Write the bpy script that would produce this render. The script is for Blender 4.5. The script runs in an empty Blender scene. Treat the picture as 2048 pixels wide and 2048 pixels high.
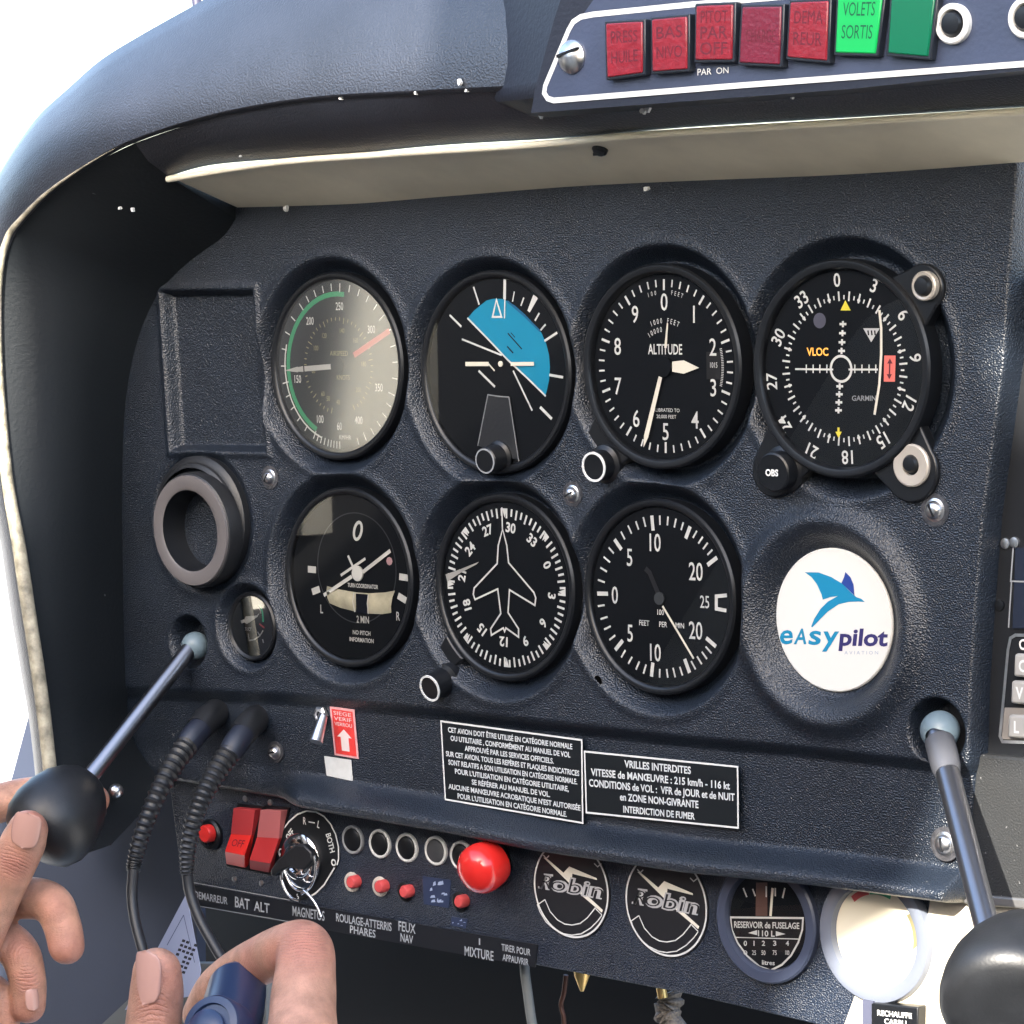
import bpy, bmesh, math, random
import numpy as np
from mathutils import Vector, Matrix
random.seed(7)
MM = 0.001
scene = bpy.context.scene
COL = scene.collection

# ------------------------------------------------------------------ camera
# panel frame: x right, y up (both in the face of the panel), h out of the panel towards the pilot, all in mm
F = 6600.394
RT = ((0.740948288, 0.039231071, -0.670415213), (0.014568913, 0.997118274, 0.07445062), (0.671404037, -0.06493128, 0.738241524))
CAM = (1032.4258, 42.6350, 1028.5216)


def ray(u, v):
    d = [sum(RT[i][j] * ((u - 1024) / F, (v - 1024) / F, 1.0)[j] for j in range(3)) for i in range(3)]
    return (d[0], -d[1], -d[2])


def PC(u, v, h=0.0):
    d = ray(u, v)
    t = (h - CAM[2]) / d[2]
    return (CAM[0] + t * d[0], CAM[1] + t * d[1], h)


def W(p):                                   # panel mm -> world metres
    return Vector((p[0] * MM, -p[2] * MM, p[1] * MM))


cam_data = bpy.data.cameras.new("camera")
cam = bpy.data.objects.new("camera", cam_data)
COL.objects.link(cam)
scene.camera = cam
cam_data.sensor_width = 36
cam_data.lens = F / 2048 * 36
cam_data.clip_start = 0.05
cam_data.clip_end = 3000


def dirw(i, s):                             # camera axis i of the fit in world axes
    return Vector((RT[0][i] * s, RT[2][i] * s, -RT[1][i] * s))


xr, yd, zf = dirw(0, 1), dirw(1, 1), dirw(2, 1)
m = Matrix((xr, -yd, -zf)).transposed().to_4x4()
m.translation = W(CAM)
cam.matrix_world = m

# ------------------------------------------------------------------ light
SUN_TO = Vector((0.30, -0.82, 0.45)).normalized()      # from the cockpit towards the sun
world = bpy.data.worlds.new("World")
scene.world = world
world.use_nodes = True
wn = world.node_tree
bg = wn.nodes["Background"]
sky = wn.nodes.new("ShaderNodeTexSky")
sky.sky_type = 'NISHITA'
sky.sun_disc = False
sky.sun_elevation = math.asin(SUN_TO.z)
sky.sun_rotation = math.atan2(SUN_TO.x, SUN_TO.y)
sky.air_density = 1.0
sky.dust_density = 2.6
wn.links.new(sky.outputs[0], bg.inputs[0])
bg.inputs[1].default_value = 0.15
sun_data = bpy.data.lights.new("sun", 'SUN')
sun_data.energy = 3.6
sun_data.angle = math.radians(0.5)
sun_data.color = (1.0, 0.94, 0.84)
sun = bpy.data.objects.new("sun", sun_data)
sun.rotation_euler = SUN_TO.to_track_quat('Z', 'Y').to_euler()
sun.location = (0, -2, 3)
COL.objects.link(sun)
vs = scene.view_settings
vs.view_transform = 'Standard'
vs.look = 'None'
vs.exposure = 2.62
vs.gamma = 1.0
vs.use_curve_mapping = False
scene.cycles.max_bounces = 8
scene.cycles.transparent_max_bounces = 12
scene.cycles.use_denoising = True


# ------------------------------------------------------------------ materials
MATS = {}


def mat(name, col, rough=0.5, metal=0.0, spec=0.5, bump=0.0, bscale=900, bkind='noise', var=0.0, vscale=60, sss=0.0, coat=0.0,
        emit=None, estr=0.0, speck=None, varcol=None, detail=2, bdist=0.0006):
    if name in MATS:
        return MATS[name]
    M = bpy.data.materials.new(name)
    M.use_nodes = True
    nt = M.node_tree
    b = nt.nodes["Principled BSDF"]
    b.inputs["Base Color"].default_value = (*col, 1)
    b.inputs["Roughness"].default_value = rough
    b.inputs["Metallic"].default_value = metal
    b.inputs["Specular IOR Level"].default_value = spec
    b.inputs["Coat Weight"].default_value = coat
    if sss:
        b.inputs["Subsurface Weight"].default_value = sss
        b.inputs["Subsurface Radius"].default_value = (0.006, 0.0022, 0.0012)
        b.inputs["Subsurface Scale"].default_value = 0.6
    if emit:
        b.inputs["Emission Color"].default_value = (*emit, 1)
        b.inputs["Emission Strength"].default_value = estr
    tc = nt.nodes.new("ShaderNodeTexCoord")
    src = None
    if var or varcol:
        n = nt.nodes.new("ShaderNodeTexNoise")
        n.inputs["Scale"].default_value = vscale
        n.inputs["Detail"].default_value = 5
        n.inputs["Roughness"].default_value = 0.6
        nt.links.new(tc.outputs["Object"], n.inputs["Vector"])
        r = nt.nodes.new("ShaderNodeValToRGB")
        r.color_ramp.elements[0].position = 0.32
        r.color_ramp.elements[1].position = 0.68
        lo = tuple(c * (1 - var) for c in col)
        hi = varcol if varcol else tuple(min(1, c * (1 + var)) for c in col)
        r.color_ramp.elements[0].color = (*lo, 1)
        r.color_ramp.elements[1].color = (*hi, 1)
        nt.links.new(n.outputs[0], r.inputs[0])
        src = r.outputs[0]
        nt.links.new(src, b.inputs["Base Color"])
    if speck:                                # small pale chips and dust: (scale, threshold, colour)
        n = nt.nodes.new("ShaderNodeTexNoise")
        n.inputs["Scale"].default_value = speck[0]
        n.inputs["Detail"].default_value = 2
        nt.links.new(tc.outputs["Object"], n.inputs["Vector"])
        r = nt.nodes.new("ShaderNodeValToRGB")
        r.color_ramp.elements[0].position = speck[1]
        r.color_ramp.elements[1].position = speck[1] + 0.02
        nt.links.new(n.outputs[0], r.inputs[0])
        mx = nt.nodes.new("ShaderNodeMix")
        mx.data_type = 'RGBA'
        nt.links.new(r.outputs[0], mx.inputs[0])
        if src:
            nt.links.new(src, mx.inputs[6])
        else:
            mx.inputs[6].default_value = (*col, 1)
        mx.inputs[7].default_value = (*speck[2], 1)
        nt.links.new(mx.outputs[2], b.inputs["Base Color"])
    if bump:
        if bkind == 'voronoi':
            n = nt.nodes.new("ShaderNodeTexVoronoi")
            n.inputs["Scale"].default_value = bscale
            n.inputs["Randomness"].default_value = 1
            out = n.outputs["Distance"]
        else:
            n = nt.nodes.new("ShaderNodeTexNoise")
            n.inputs["Scale"].default_value = bscale
            n.inputs["Detail"].default_value = detail
            out = n.outputs[0]
        nt.links.new(tc.outputs["Object"], n.inputs["Vector"])
        bp = nt.nodes.new("ShaderNodeBump")
        bp.inputs["Strength"].default_value = bump
        bp.inputs["Distance"].default_value = bdist
        nt.links.new(out, bp.inputs["Height"])
        nt.links.new(bp.outputs[0], b.inputs["Normal"])
    MATS[name] = M
    return M


def glass(name, k=1.0, rough=0.01):
    if name in MATS:
        return MATS[name]
    M = bpy.data.materials.new(name)
    M.use_nodes = True
    nt = M.node_tree
    nt.nodes.clear()
    o = nt.nodes.new("ShaderNodeOutputMaterial")
    mx = nt.nodes.new("ShaderNodeMixShader")
    t = nt.nodes.new("ShaderNodeBsdfTransparent")
    g = nt.nodes.new("ShaderNodeBsdfGlossy")
    g.inputs["Roughness"].default_value = rough
    fr = nt.nodes.new("ShaderNodeFresnel")
    fr.inputs["IOR"].default_value = 1.45
    ml = nt.nodes.new("ShaderNodeMath")
    ml.operation = 'MULTIPLY'
    ml.inputs[1].default_value = k
    nt.links.new(fr.outputs[0], ml.inputs[0])
    nt.links.new(ml.outputs[0], mx.inputs[0])
    nt.links.new(t.outputs[0], mx.inputs[1])
    nt.links.new(g.outputs[0], mx.inputs[2])
    nt.links.new(mx.outputs[0], o.inputs[0])
    MATS[name] = M
    return M


PANEL = mat("panel_plastic", (0.0070, 0.0112, 0.0190), 0.37, bump=0.75, bscale=1550, var=0.2, vscale=25, spec=0.65, detail=0.5, bdist=0.0007, speck=(300, 0.765, (0.06, 0.062, 0.066)))
HOOD = mat("hood_vinyl", (0.0125, 0.0145, 0.021), 0.34, bump=0.5, bscale=1100, var=0.3, vscale=16, spec=0.9, detail=1.5)
WALL = mat("wall_vinyl", (0.006, 0.0085, 0.011), 0.6, bump=0.3, bscale=500, spec=0.3, speck=(110, 0.79, (0.25, 0.25, 0.25)))
RIM = mat("worn_rim", (0.30, 0.27, 0.20), 0.5, bump=0.5, bscale=700, var=0.5, vscale=150)
CREAM = mat("cream_strip", (0.74, 0.68, 0.53), 0.5, var=0.10, vscale=25)
SUB = mat("subpanel_paint", (0.010, 0.016, 0.030), 0.36, bump=0.9, bscale=1400, spec=0.5, var=0.2, vscale=40, detail=1.0, bdist=0.001)
BLACK = mat("black_plastic", (0.006, 0.007, 0.009), 0.34, spec=0.4)
BLACKM = mat("black_matt", (0.006, 0.007, 0.009), 0.6, spec=0.3)
DIAL = mat("dial_black", (0.0035, 0.0048, 0.0070), 0.7, spec=0.15)
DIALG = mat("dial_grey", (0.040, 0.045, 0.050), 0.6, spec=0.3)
WHITE = mat("marking_white", (0.62, 0.62, 0.60), 0.6)
DIM = mat("marking_dim", (0.24, 0.25, 0.26), 0.6)
YEL = mat("marking_yellow", (0.75, 0.62, 0.05), 0.6)
PALEY = mat("marking_pale_yellow", (0.42, 0.38, 0.20), 0.6)
GREEN = mat("marking_green", (0.06, 0.42, 0.20), 0.6)
RED = mat("red_plastic", (0.55, 0.025, 0.022), 0.35)
REDM = mat("marking_red", (0.62, 0.10, 0.10), 0.6)
REDD = mat("marking_dark_red", (0.10, 0.005, 0.015), 0.6)
STEEL = mat("steel", (0.62, 0.62, 0.63), 0.30, metal=1.0, var=0.15, vscale=300)
CHROME = mat("chrome", (0.75, 0.75, 0.76), 0.12, metal=1.0)
CREAMPT = mat("pointer_cream", (0.72, 0.68, 0.58), 0.55)
GLASS = glass("glass_dull", 0.7)
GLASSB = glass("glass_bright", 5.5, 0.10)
GLASSM = glass("glass_clear", 1.6, 0.02)


# ------------------------------------------------------------------ mesh helpers
class MB:
    def __init__(s):
        s.v, s.f = [], []

    def add(s, vs, fs):
        n = len(s.v)
        s.v += [tuple(p) for p in vs]
        s.f += [tuple(i + n for i in f) for f in fs]
        return s

    def poly(s, pts, z0, z1):
        """prism of an outline (x,y) between heights z0 and z1"""
        a = sum(pts[i][0] * pts[(i + 1) % len(pts)][1] - pts[(i + 1) % len(pts)][0] * pts[i][1] for i in range(len(pts)))
        if a < 0:
            pts = pts[::-1]
        n = len(pts)
        vs = [(x, y, z1) for x, y in pts] + [(x, y, z0) for x, y in pts]
        fs = [tuple(range(n)), tuple(range(2 * n - 1, n - 1, -1))] + [(i, i + n, (i + 1) % n + n, (i + 1) % n) for i in range(n)]
        fs = fs[:2] + [(a_, b_, c_, d_) for a_, b_, c_, d_ in fs[2:]]
        return s.add(vs, fs)

    def sheet(s, pts, z):
        a = sum(pts[i][0] * pts[(i + 1) % len(pts)][1] - pts[(i + 1) % len(pts)][0] * pts[i][1] for i in range(len(pts)))
        if a < 0:
            pts = pts[::-1]
        return s.add([(x, y, z) for x, y in pts], [tuple(range(len(pts)))])

    def stroke(s, pts, w, z, closed=False):
        """flat ribbon of width w along 2-D points"""
        n = len(pts)
        L, R_ = [], []
        for i in range(n):
            if closed:
                a, b, c = pts[i - 1], pts[i], pts[(i + 1) % n]
            else:
                a, b, c = pts[max(i - 1, 0)], pts[i], pts[min(i + 1, n - 1)]
            d1 = Vector((b[0] - a[0], b[1] - a[1]))
            d2 = Vector((c[0] - b[0], c[1] - b[1]))
            d1 = d1.normalized() if d1.length > 1e-9 else d2.normalized()
            d2 = d2.normalized() if d2.length > 1e-9 else d1
            t = (d1 + d2)
            t = t.normalized() if t.length > 1e-6 else d1
            k = 1 / max(0.5, t.dot(d1))
            nx, ny = -t.y * w / 2 * k, t.x * w / 2 * k
            L.append((b[0] + nx, b[1] + ny, z))
            R_.append((b[0] - nx, b[1] - ny, z))
        vs = L + R_
        fs = [(i, i + n, (i + 1) % n + n, (i + 1) % n) for i in range(n if closed else n - 1)]
        return s.add(vs, fs)

    def arc(s, cx, cy, r, a0, a1, w, z, n=48):
        """ribbon arc, angles clockwise from top in degrees"""
        n = max(3, int(n * abs(a1 - a0) / 360) + 2)
        pts = []
        for i in range(n):
            a = math.radians(a0 + (a1 - a0) * i / (n - 1))
            pts.append((cx + r * math.sin(a), cy + r * math.cos(a)))
        return s.stroke(pts, w, z)

    def ringflat(s, cx, cy, r0, r1, z, n=64):
        vs, fs = [], []
        for i in range(n):
            a = 2 * math.pi * i / n
            for r in (r0, r1):
                vs.append((cx + r * math.cos(a), cy + r * math.sin(a), z))
        for i in range(n):
            j = (i + 1) % n
            fs.append((2 * i, 2 * i + 1, 2 * j + 1, 2 * j))
        return s.add(vs, fs)

    def tick(s, cx, cy, ang, r0, r1, w, z, w1=None):
        a = math.radians(ang)
        d = (math.sin(a), math.cos(a))
        n = (d[1], -d[0])
        w1 = w if w1 is None else w1
        p = [(cx + d[0] * r0 + n[0] * w / 2, cy + d[1] * r0 + n[1] * w / 2), (cx + d[0] * r1 + n[0] * w1 / 2, cy + d[1] * r1 + n[1] * w1 / 2),
             (cx + d[0] * r1 - n[0] * w1 / 2, cy + d[1] * r1 - n[1] * w1 / 2), (cx + d[0] * r0 - n[0] * w / 2, cy + d[1] * r0 - n[1] * w / 2)]
        return s.sheet(p, z)

    def lathe(s, prof, c=(0, 0, 0), axis=(0, 0, 1), n=64):
        """prof: (r, z) list along axis; closes at r = 0"""
        ax = Vector(axis).normalized()
        t = Vector((0, 1, 0)) if abs(ax.y) < 0.9 else Vector((1, 0, 0))
        e1 = ax.cross(t).normalized()
        e2 = ax.cross(e1)
        vs, fs, rows = [], [], []
        for r, z in prof:
            if r <= 1e-6:
                rows.append([len(vs)])
                vs.append(Vector(c) + ax * z)
            else:
                rows.append(list(range(len(vs), len(vs) + n)))
                for i in range(n):
                    a = 2 * math.pi * i / n
                    vs.append(Vector(c) + ax * z + e1 * (r * math.cos(a)) + e2 * (r * math.sin(a)))
        for A, B in zip(rows, rows[1:]):
            for i in range(n):
                j = (i + 1) % n
                if len(A) == 1 and len(B) == 1:
                    continue
                if len(A) == 1:
                    fs.append((A[0], B[j], B[i]))
                elif len(B) == 1:
                    fs.append((A[i], A[j], B[0]))
                else:
                    fs.append((A[i], A[j], B[j], B[i]))
        return s.add(vs, fs)

    def tube(s, pts, rad, n=12, caps=True):
        pts = [Vector(p) for p in pts]
        rs = rad if isinstance(rad, (list, tuple)) else [rad] * len(pts)
        rings = []
        e1 = None
        for i, p in enumerate(pts):
            t = (pts[min(i + 1, len(pts) - 1)] - pts[max(i - 1, 0)])
            t = t.normalized() if t.length > 1e-9 else Vector((0, 0, 1))
            if e1 is None:
                e1 = t.orthogonal().normalized()
            e1 = (e1 - t * e1.dot(t)).normalized()
            e2 = t.cross(e1)
            rings.append([p + e1 * (rs[i] * math.cos(2 * math.pi * k / n)) + e2 * (rs[i] * math.sin(2 * math.pi * k / n)) for k in range(n)])
        vs = [q for r in rings for q in r]
        fs = []
        for i in range(len(rings) - 1):
            for k in range(n):
                j = (k + 1) % n
                fs.append((i * n + k, i * n + j, (i + 1) * n + j, (i + 1) * n + k))
        if caps:
            fs.append(tuple(range(n - 1, -1, -1)))
            fs.append(tuple((len(rings) - 1) * n + k for k in range(n)))
        return s.add(vs, fs)

    def box(s, x0, x1, y0, y1, z0, z1):
        vs = [(x, y, z) for z in (z0, z1) for y in (y0, y1) for x in (x0, x1)]
        return s.add(vs, [(0, 2, 3, 1), (4, 5, 7, 6), (0, 1, 5, 4), (2, 6, 7, 3), (0, 4, 6, 2), (1, 3, 7, 5)])

    def loft(s, rows):
        n = len(rows[0])
        k0 = len(s.v)
        s.v += [tuple(p) for r in rows for p in r]
        for i in range(len(rows) - 1):
            for j in range(n - 1):
                s.f.append((k0 + i * n + j, k0 + i * n + j + 1, k0 + (i + 1) * n + j + 1, k0 + (i + 1) * n + j))
        return s

    def build(s, name, material, parent=None, smooth=True, angle=38, bevel=0.0, bseg=2, origin=None):
        me = bpy.data.meshes.new(name)
        me.from_pydata([(x * MM, y * MM, z * MM) for x, y, z in s.v], [], s.f)
        me.validate()
        bm = bmesh.new()
        bm.from_mesh(me)
        bmesh.ops.recalc_face_normals(bm, faces=bm.faces[:]) if bevel else None
        bm.to_mesh(me)
        bm.free()
        me.materials.append(material)
        if smooth:
            me.shade_smooth()
            try:
                me.set_sharp_from_angle(angle=math.radians(angle))
            except Exception:
                pass
        o = bpy.data.objects.new(name, me)
        COL.objects.link(o)
        if parent:
            o.parent = parent
        else:
            o.rotation_euler = (math.pi / 2, 0, 0)
        if bevel:
            md = o.modifiers.new("bevel", 'BEVEL')
            md.width = bevel * MM
            md.segments = bseg
            md.limit_method = 'ANGLE'
            md.angle_limit = math.radians(40)
        return o


_TXT = {}


def text2d(s, bold=0.0):
    """unit text: cap height 1, centred on its own box; returns verts, faces, width"""
    key = (s, bold)
    if key in _TXT:
        return _TXT[key]
    cu = bpy.data.curves.new("txt", 'FONT')
    cu.body = s
    cu.size = 1.0
    cu.offset = bold
    cu.resolution_u = 3
    ob = bpy.data.objects.new("txt", cu)
    me = bpy.data.meshes.new_from_object(ob)
    vs = [tuple(v.co) for v in me.vertices]
    fs = [tuple(p.vertices) for p in me.polygons]
    bpy.data.objects.remove(ob)
    bpy.data.curves.remove(cu)
    bpy.data.meshes.remove(me)
    if vs:
        x0, x1 = min(v[0] for v in vs), max(v[0] for v in vs)
        cap = 0.729
        vs = [((v[0] - (x0 + x1) / 2) / cap, (v[1]) / cap - 0.5) for v in vs]
        w = (x1 - x0) / cap
    else:
        w = 0
    _TXT[key] = (vs, fs, w)
    return _TXT[key]


def put_text(mb, s, x, y, cap, z, rot=0.0, width=None, xs=0.8, bold=0.0):
    """text centred at x, y; cap height in mm; rot clockwise degrees; fit to width when given"""
    vs, fs, w = text2d(s, bold)
    if not w:
        return
    k = cap * xs if width is None else width / w
    a = -math.radians(rot)
    ca, sa = math.cos(a), math.sin(a)
    mb.add([(x + (p[0] * k) * ca - (p[1] * cap) * sa, y + (p[0] * k) * sa + (p[1] * cap) * ca, z) for p in vs], fs)


def quad_text(mb, s, quad, z=0.15, pad=0.0, bold=0.0):
    """text stretched over a quad of local 3-D points: bl, br, tr, tl"""
    vs, fs, w = text2d(s, bold)
    if not w:
        return
    bl, br, tr, tl = [Vector(q) for q in quad]
    nrm = (br - bl).cross(tl - bl).normalized()
    out = []
    for p in vs:
        a, b = p[0] / w + 0.5, p[1] + 0.5
        a, b = pad + a * (1 - 2 * pad), b
        q = bl * ((1 - a) * (1 - b)) + br * (a * (1 - b)) + tr * (a * b) + tl * ((1 - a) * b) + nrm * z
        out.append(tuple(q))
    mb.add(out, fs)


def subquad(quad, x0, x1, y0, y1):
    bl, br, tr, tl = [Vector(q) for q in quad]

    def e(a, b):
        return bl * ((1 - a) * (1 - b)) + br * (a * (1 - b)) + tr * (a * b) + tl * ((1 - a) * b)
    return [e(x0, y0), e(x1, y0), e(x1, y1), e(x0, y1)]


def tag(o, label, cat=None, group=None, kind=None):
    if label:
        o["label"] = label
    if cat:
        o["category"] = cat
    if group:
        o["group"] = group
    if kind:
        o["kind"] = kind
    return o


class Thing:
    """an Empty at a point of the panel face; parts are modelled in mm around it"""

    def __init__(s, name, label, cat, u, v, h=0.0, group=None):
        s.o = PC(u, v, h)
        s.e = bpy.data.objects.new(name, None)
        s.e.empty_display_size = 0.01
        s.e.location = W(s.o)
        s.e.rotation_euler = (math.pi / 2, 0, 0)
        COL.objects.link(s.e)
        tag(s.e, label, cat, group)

    def L(s, u, v, h=0.0):
        p = PC(u, v, h)
        return (p[0] - s.o[0], p[1] - s.o[1], p[2] - s.o[2])

    def L2(s, u, v, h=0.0):
        return s.L(u, v, h)[:2]

    def zp(s, z, pts, h):
        """points read off an enlargement z = (u0, v0, scale) -> local 2-D at height h"""
        return [s.L2(z[0] + x * z[2], z[1] + y * z[2], h) for x, y in pts]


def smooth01(t):
    t = np.clip(t, 0, 1)
    return t * t * (3 - 2 * t)


def catmull(pts, k):
    pts = [Vector(p) for p in pts]
    out = []
    n = len(pts)
    for i in range(n - 1):
        p0, p1, p2, p3 = pts[max(i - 1, 0)], pts[i], pts[i + 1], pts[min(i + 2, n - 1)]
        for j in range(k):
            t = j / k
            out.append(0.5 * ((2 * p1) + (p2 - p0) * t + (2 * p0 - 5 * p1 + 4 * p2 - p3) * t * t + (3 * p1 - p0 - 3 * p2 + p3) * t ** 3))
    out.append(pts[-1])
    return out

# ------------------------------------------------------------------ setting
def structure(o, name):
    o.name = name
    o["kind"] = "structure"
    return o


apron = MB()
apron.box(-400000, 400000, -1450, -1400, -400000, 400000)
structure(apron.build("ground", mat("apron_concrete", (0.52, 0.50, 0.46), 0.8, var=0.12, vscale=0.6), smooth=False), "ground")

# added unseen plate, shaped to shade the panel except at the lower right
def shade_point(x, y, h=0.0):
    sd = (SUN_TO.x, SUN_TO.z, -SUN_TO.y)      # panel frame
    t = (1600 - h) / sd[2]
    return (x + sd[0] * t, y + sd[1] * t, 1600.0)


SHADE = [(96, 330), (96, 92), (88, 79), (-171, 72), (-171, -190), (-300, -196), (-300, -420), (150, -420), (225, -335), (218, -290), (240, -238), (298, -202), (323, -135), (620, -110), (620, -22), (352, -20), (338, 4), (336, 20), (620, 24), (620, 330)]  # wanted shadow outline on the panel; the notch lets a sun spot through
shade_pts = [shade_point(*p) for p in SHADE]
b = MB()
n_ = len(shade_pts)
b.v = [tuple(p) for p in shade_pts] + [(p[0], p[1], p[2] + 12) for p in shade_pts]
b.f = [tuple(range(n_)), tuple(range(2 * n_ - 1, n_ - 1, -1))] + [(i, (i + 1) % n_, (i + 1) % n_ + n_, i + n_) for i in range(n_)]
tag(b.build("sun_shade_plate", mat("shade_plate_grey", (0.10, 0.10, 0.11), 0.8), smooth=False), "grey added shade plate out of view behind the seats, keeping the sun off the instruments", "shade plate")
tub = bpy.data.objects.new("cabin_tub", None)
COL.objects.link(tub)
tub.rotation_euler = (math.pi / 2, 0, 0)
tag(tub, "dark cabin floor and side walls around the pilot's seat", "cabin")
CARPET = mat("cabin_carpet", (0.03, 0.03, 0.034), 0.9)
for nm, bx in (("floor", (-480, 1300, -720, -700, 0, 1900)), ("left_wall", (-500, -480, -700, 330, 60, 1900)), ("right_wall", (1300, 1320, -700, 200, 60, 1900)), ("rear_wall", (-480, 1300, -700, 640, 1880, 1900))):
    b = MB()
    b.box(*bx)
    b.build(nm, CARPET, tub, smooth=False)
b = MB()
for x0, x1, y0, y1 in ((470, 540, -95, 80),):
    b.v = [(-478, 80, x0 + 18), (-478, 80, x1), (-478, -78, x1), (-478, -78, x0 - 22)] + [(-466, 80, x0 + 18), (-466, 80, x1), (-466, -78, x1), (-466, -78, x0 - 22)]
    b.f = [(0, 1, 2, 3), (7, 6, 5, 4), (0, 4, 5, 1), (1, 5, 6, 2), (2, 6, 7, 3), (3, 7, 4, 0)]
b.build("airspeed_glare_card", mat("glare_card_beige", (0.85, 0.78, 0.62), 0.7), tub, smooth=False)  # added card, reflected as pale glare in the airspeed glass
b = MB()
b.box(-478, -470, -168, -118, 335, 392)
b.build("suction_glare_card", MATS["glare_card_beige"], tub, smooth=False)  # added card, puts a bright reflection in the suction gauge glass
b = MB()
b.box(-478, -470, -125, -84, 418, 447)
b.build("turn_glare_card", MATS["glare_card_beige"], tub, smooth=False)  # added card, mirrored as a pale corner in the turn coordinator glass

# ------------------------------------------------------------------ gauge positions: name -> (u, v, face depth, face radius)
GP = {
    'asi': (677, 732, -4.5, 38.0), 'ai': (994, 744, -4.5, 39.6), 'alt': (1330, 732.5, -1.5, 37.5), 'vor': (1687.5, 737, 1.5, 38.0),
    'tc': (701, 1154, -4.5, 36.5), 'dg': (1012.7, 1174, -6.0, 36.5), 'vsi': (1322, 1193, -3.5, 36.5), 'plug': (1668, 1240, -4.0, 28.2)}
GC = {k: PC(a[0], a[1], a[2]) for k, a in GP.items()}
SUCT = PC(507, 1252, -4)
VENT = PC(405, 1043, 0)
HOLE_L = PC(377, 1284, 0)
HOLE_R = PC(1873, 1463, 0)
RECESS = [PC(u, v, 0) for u, v in ((322, 580), (508, 578), (535, 905), (343, 902))]


def panel_mesh(T):
    NU, NV = 660, 580
    s = np.linspace(0, 1, NU)
    t = np.linspace(0, 1, NV)
    vk = [280, 330, 580, 640, 721, 1036, 1217, 1374, 1504, 1602, 1810]
    uk = [2052, 2049, 2030, 2026, 2022, 1979, 1965, 1955, 1951, 1943, 1921]
    U = np.zeros((NV, NU))
    V = np.zeros((NV, NU))
    vT = 400 - 105 * s
    vB = 1552 + 260 * s
    vB = np.interp(215 + s * 1706, [215, 345, 598, 674, 783, 906, 1072, 1374, 1638, 1921], [1562, 1575, 1618, 1632, 1650, 1671, 1705, 1749, 1775, 1811])
    for j in range(NV):
        v = vT + (vB - vT) * t[j]
        ur = np.interp(v, vk, uk)
        U[j] = 215 + s * (ur - 215)
        V[j] = v
    # to panel mm (h = 0)
    R_ = np.array(RT)
    dx = R_[0, 0] * (U - 1024) / F + R_[0, 1] * (V - 1024) / F + R_[0, 2]
    dy = -(R_[1, 0] * (U - 1024) / F + R_[1, 1] * (V - 1024) / F + R_[1, 2])
    dz = -(R_[2, 0] * (U - 1024) / F + R_[2, 1] * (V - 1024) / F + R_[2, 2])
    k = -CAM[2] / dz
    X = CAM[0] + k * dx
    Y = CAM[1] + k * dy
    H = np.zeros_like(X)
    # lower field, set back below a soft fold, then the rolled lip along the lower edge
    fold = np.interp(U, [200, 560, 870, 1348, 1565, 1921], [1385, 1398, 1428, 1482, 1501, 1540])
    H -= 4.5 * smooth01((V - fold) / 34 + 0.5)
    e = vB[None, :] - V
    ridge = smooth01((74 - e) / 48)
    fade = smooth01((U - 540) / 90)
    H += (11.5 * fade + 2) * ridge
    H -= 26 * smooth01((20 - e) / 34) ** 1.5
    # right edge rolls back
    er = (1 - s)[None, :] * 1700
    H -= 16 * smooth01((16 - er) / 20)
    # dished seats of the instruments

    def dish(c, ri, ro, d, bead=0.9):
        nonlocal H
        r = np.hypot(X - c[0], Y - c[1])
        H -= d * smooth01((ro - r) / (ro - ri))
        H += bead * np.exp(-((r - ro - 0.5) / 2.2) ** 2)
    deep = np.zeros_like(X)
    for kname, (ri, ro, d) in dict(asi=(41.0, 48.5, 9.0), ai=(41.5, 49.0, 9.0), alt=(42.0, 49.5, 8.5), vor=(43, 51.0, 8.0),
                                   tc=(39.5, 47.5, 9.0), dg=(40.5, 48.5, 10.0), vsi=(40, 48.5, 9.0)).items():
        r = np.hypot(X - GC[kname][0], Y - GC[kname][1])
        t_ = np.clip((ro - r) / (ro - ri), 0, 1)
        deep = np.maximum(deep, d * (0.35 * t_ + 0.65 * smooth01(t_)))
        H += 0.7 * np.exp(-((r - ro - 0.8) / 2.4) ** 2)
    H -= deep
    r = np.hypot(X - GC['plug'][0], Y - GC['plug'][1])
    H += 4.0 * np.exp(-((r - 39.5) / 5.2) ** 2)
    H -= 4.6 * smooth01((35.0 - r) / 7)
    dish(SUCT, 15.0, 20.5, 6.0, 0.6)
    dish(VENT, 30, 34, 1.5, 0.3)
    for c, rr in ((HOLE_L, 8.5), (HOLE_R, 9.0)):
        dish(c, rr, rr + 4.5, 13, 0.2)
    # rectangular pressed recess: distance to a rounded quad
    dmin = np.full_like(X, 1e9)
    ins = np.ones_like(X, bool)
    for i in range(4):
        a, b = RECESS[i], RECESS[(i + 1) % 4]
        ex, ey = b[0] - a[0], b[1] - a[1]
        ln = math.hypot(ex, ey)
        d = -((X - a[0]) * (-ey) + (Y - a[1]) * ex) / ln      # clockwise outline: inside positive
        dmin = np.minimum(dmin, d) if i else d.copy()
    corner = dmin
    H -= 5.5 * smooth01(corner / 3.4)
    H += 1.2 * np.exp(-((corner + 0.8) / 1.8) ** 2)
    verts = np.stack([X - T.o[0], Y - T.o[1], H - T.o[2]], -1).reshape(-1, 3) * MM
    idx = np.arange(NU * NV).reshape(NV, NU)
    faces = np.stack([idx[1:, :-1], idx[1:, 1:], idx[:-1, 1:], idx[:-1, :-1]], -1).reshape(-1, 4)
    me = bpy.data.meshes.new("panel_face")
    me.vertices.add(len(verts))
    me.vertices.foreach_set("co", verts.ravel())
    me.loops.add(faces.size)
    me.loops.foreach_set("vertex_index", faces.ravel().astype(np.int32))
    me.polygons.add(len(faces))
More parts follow.
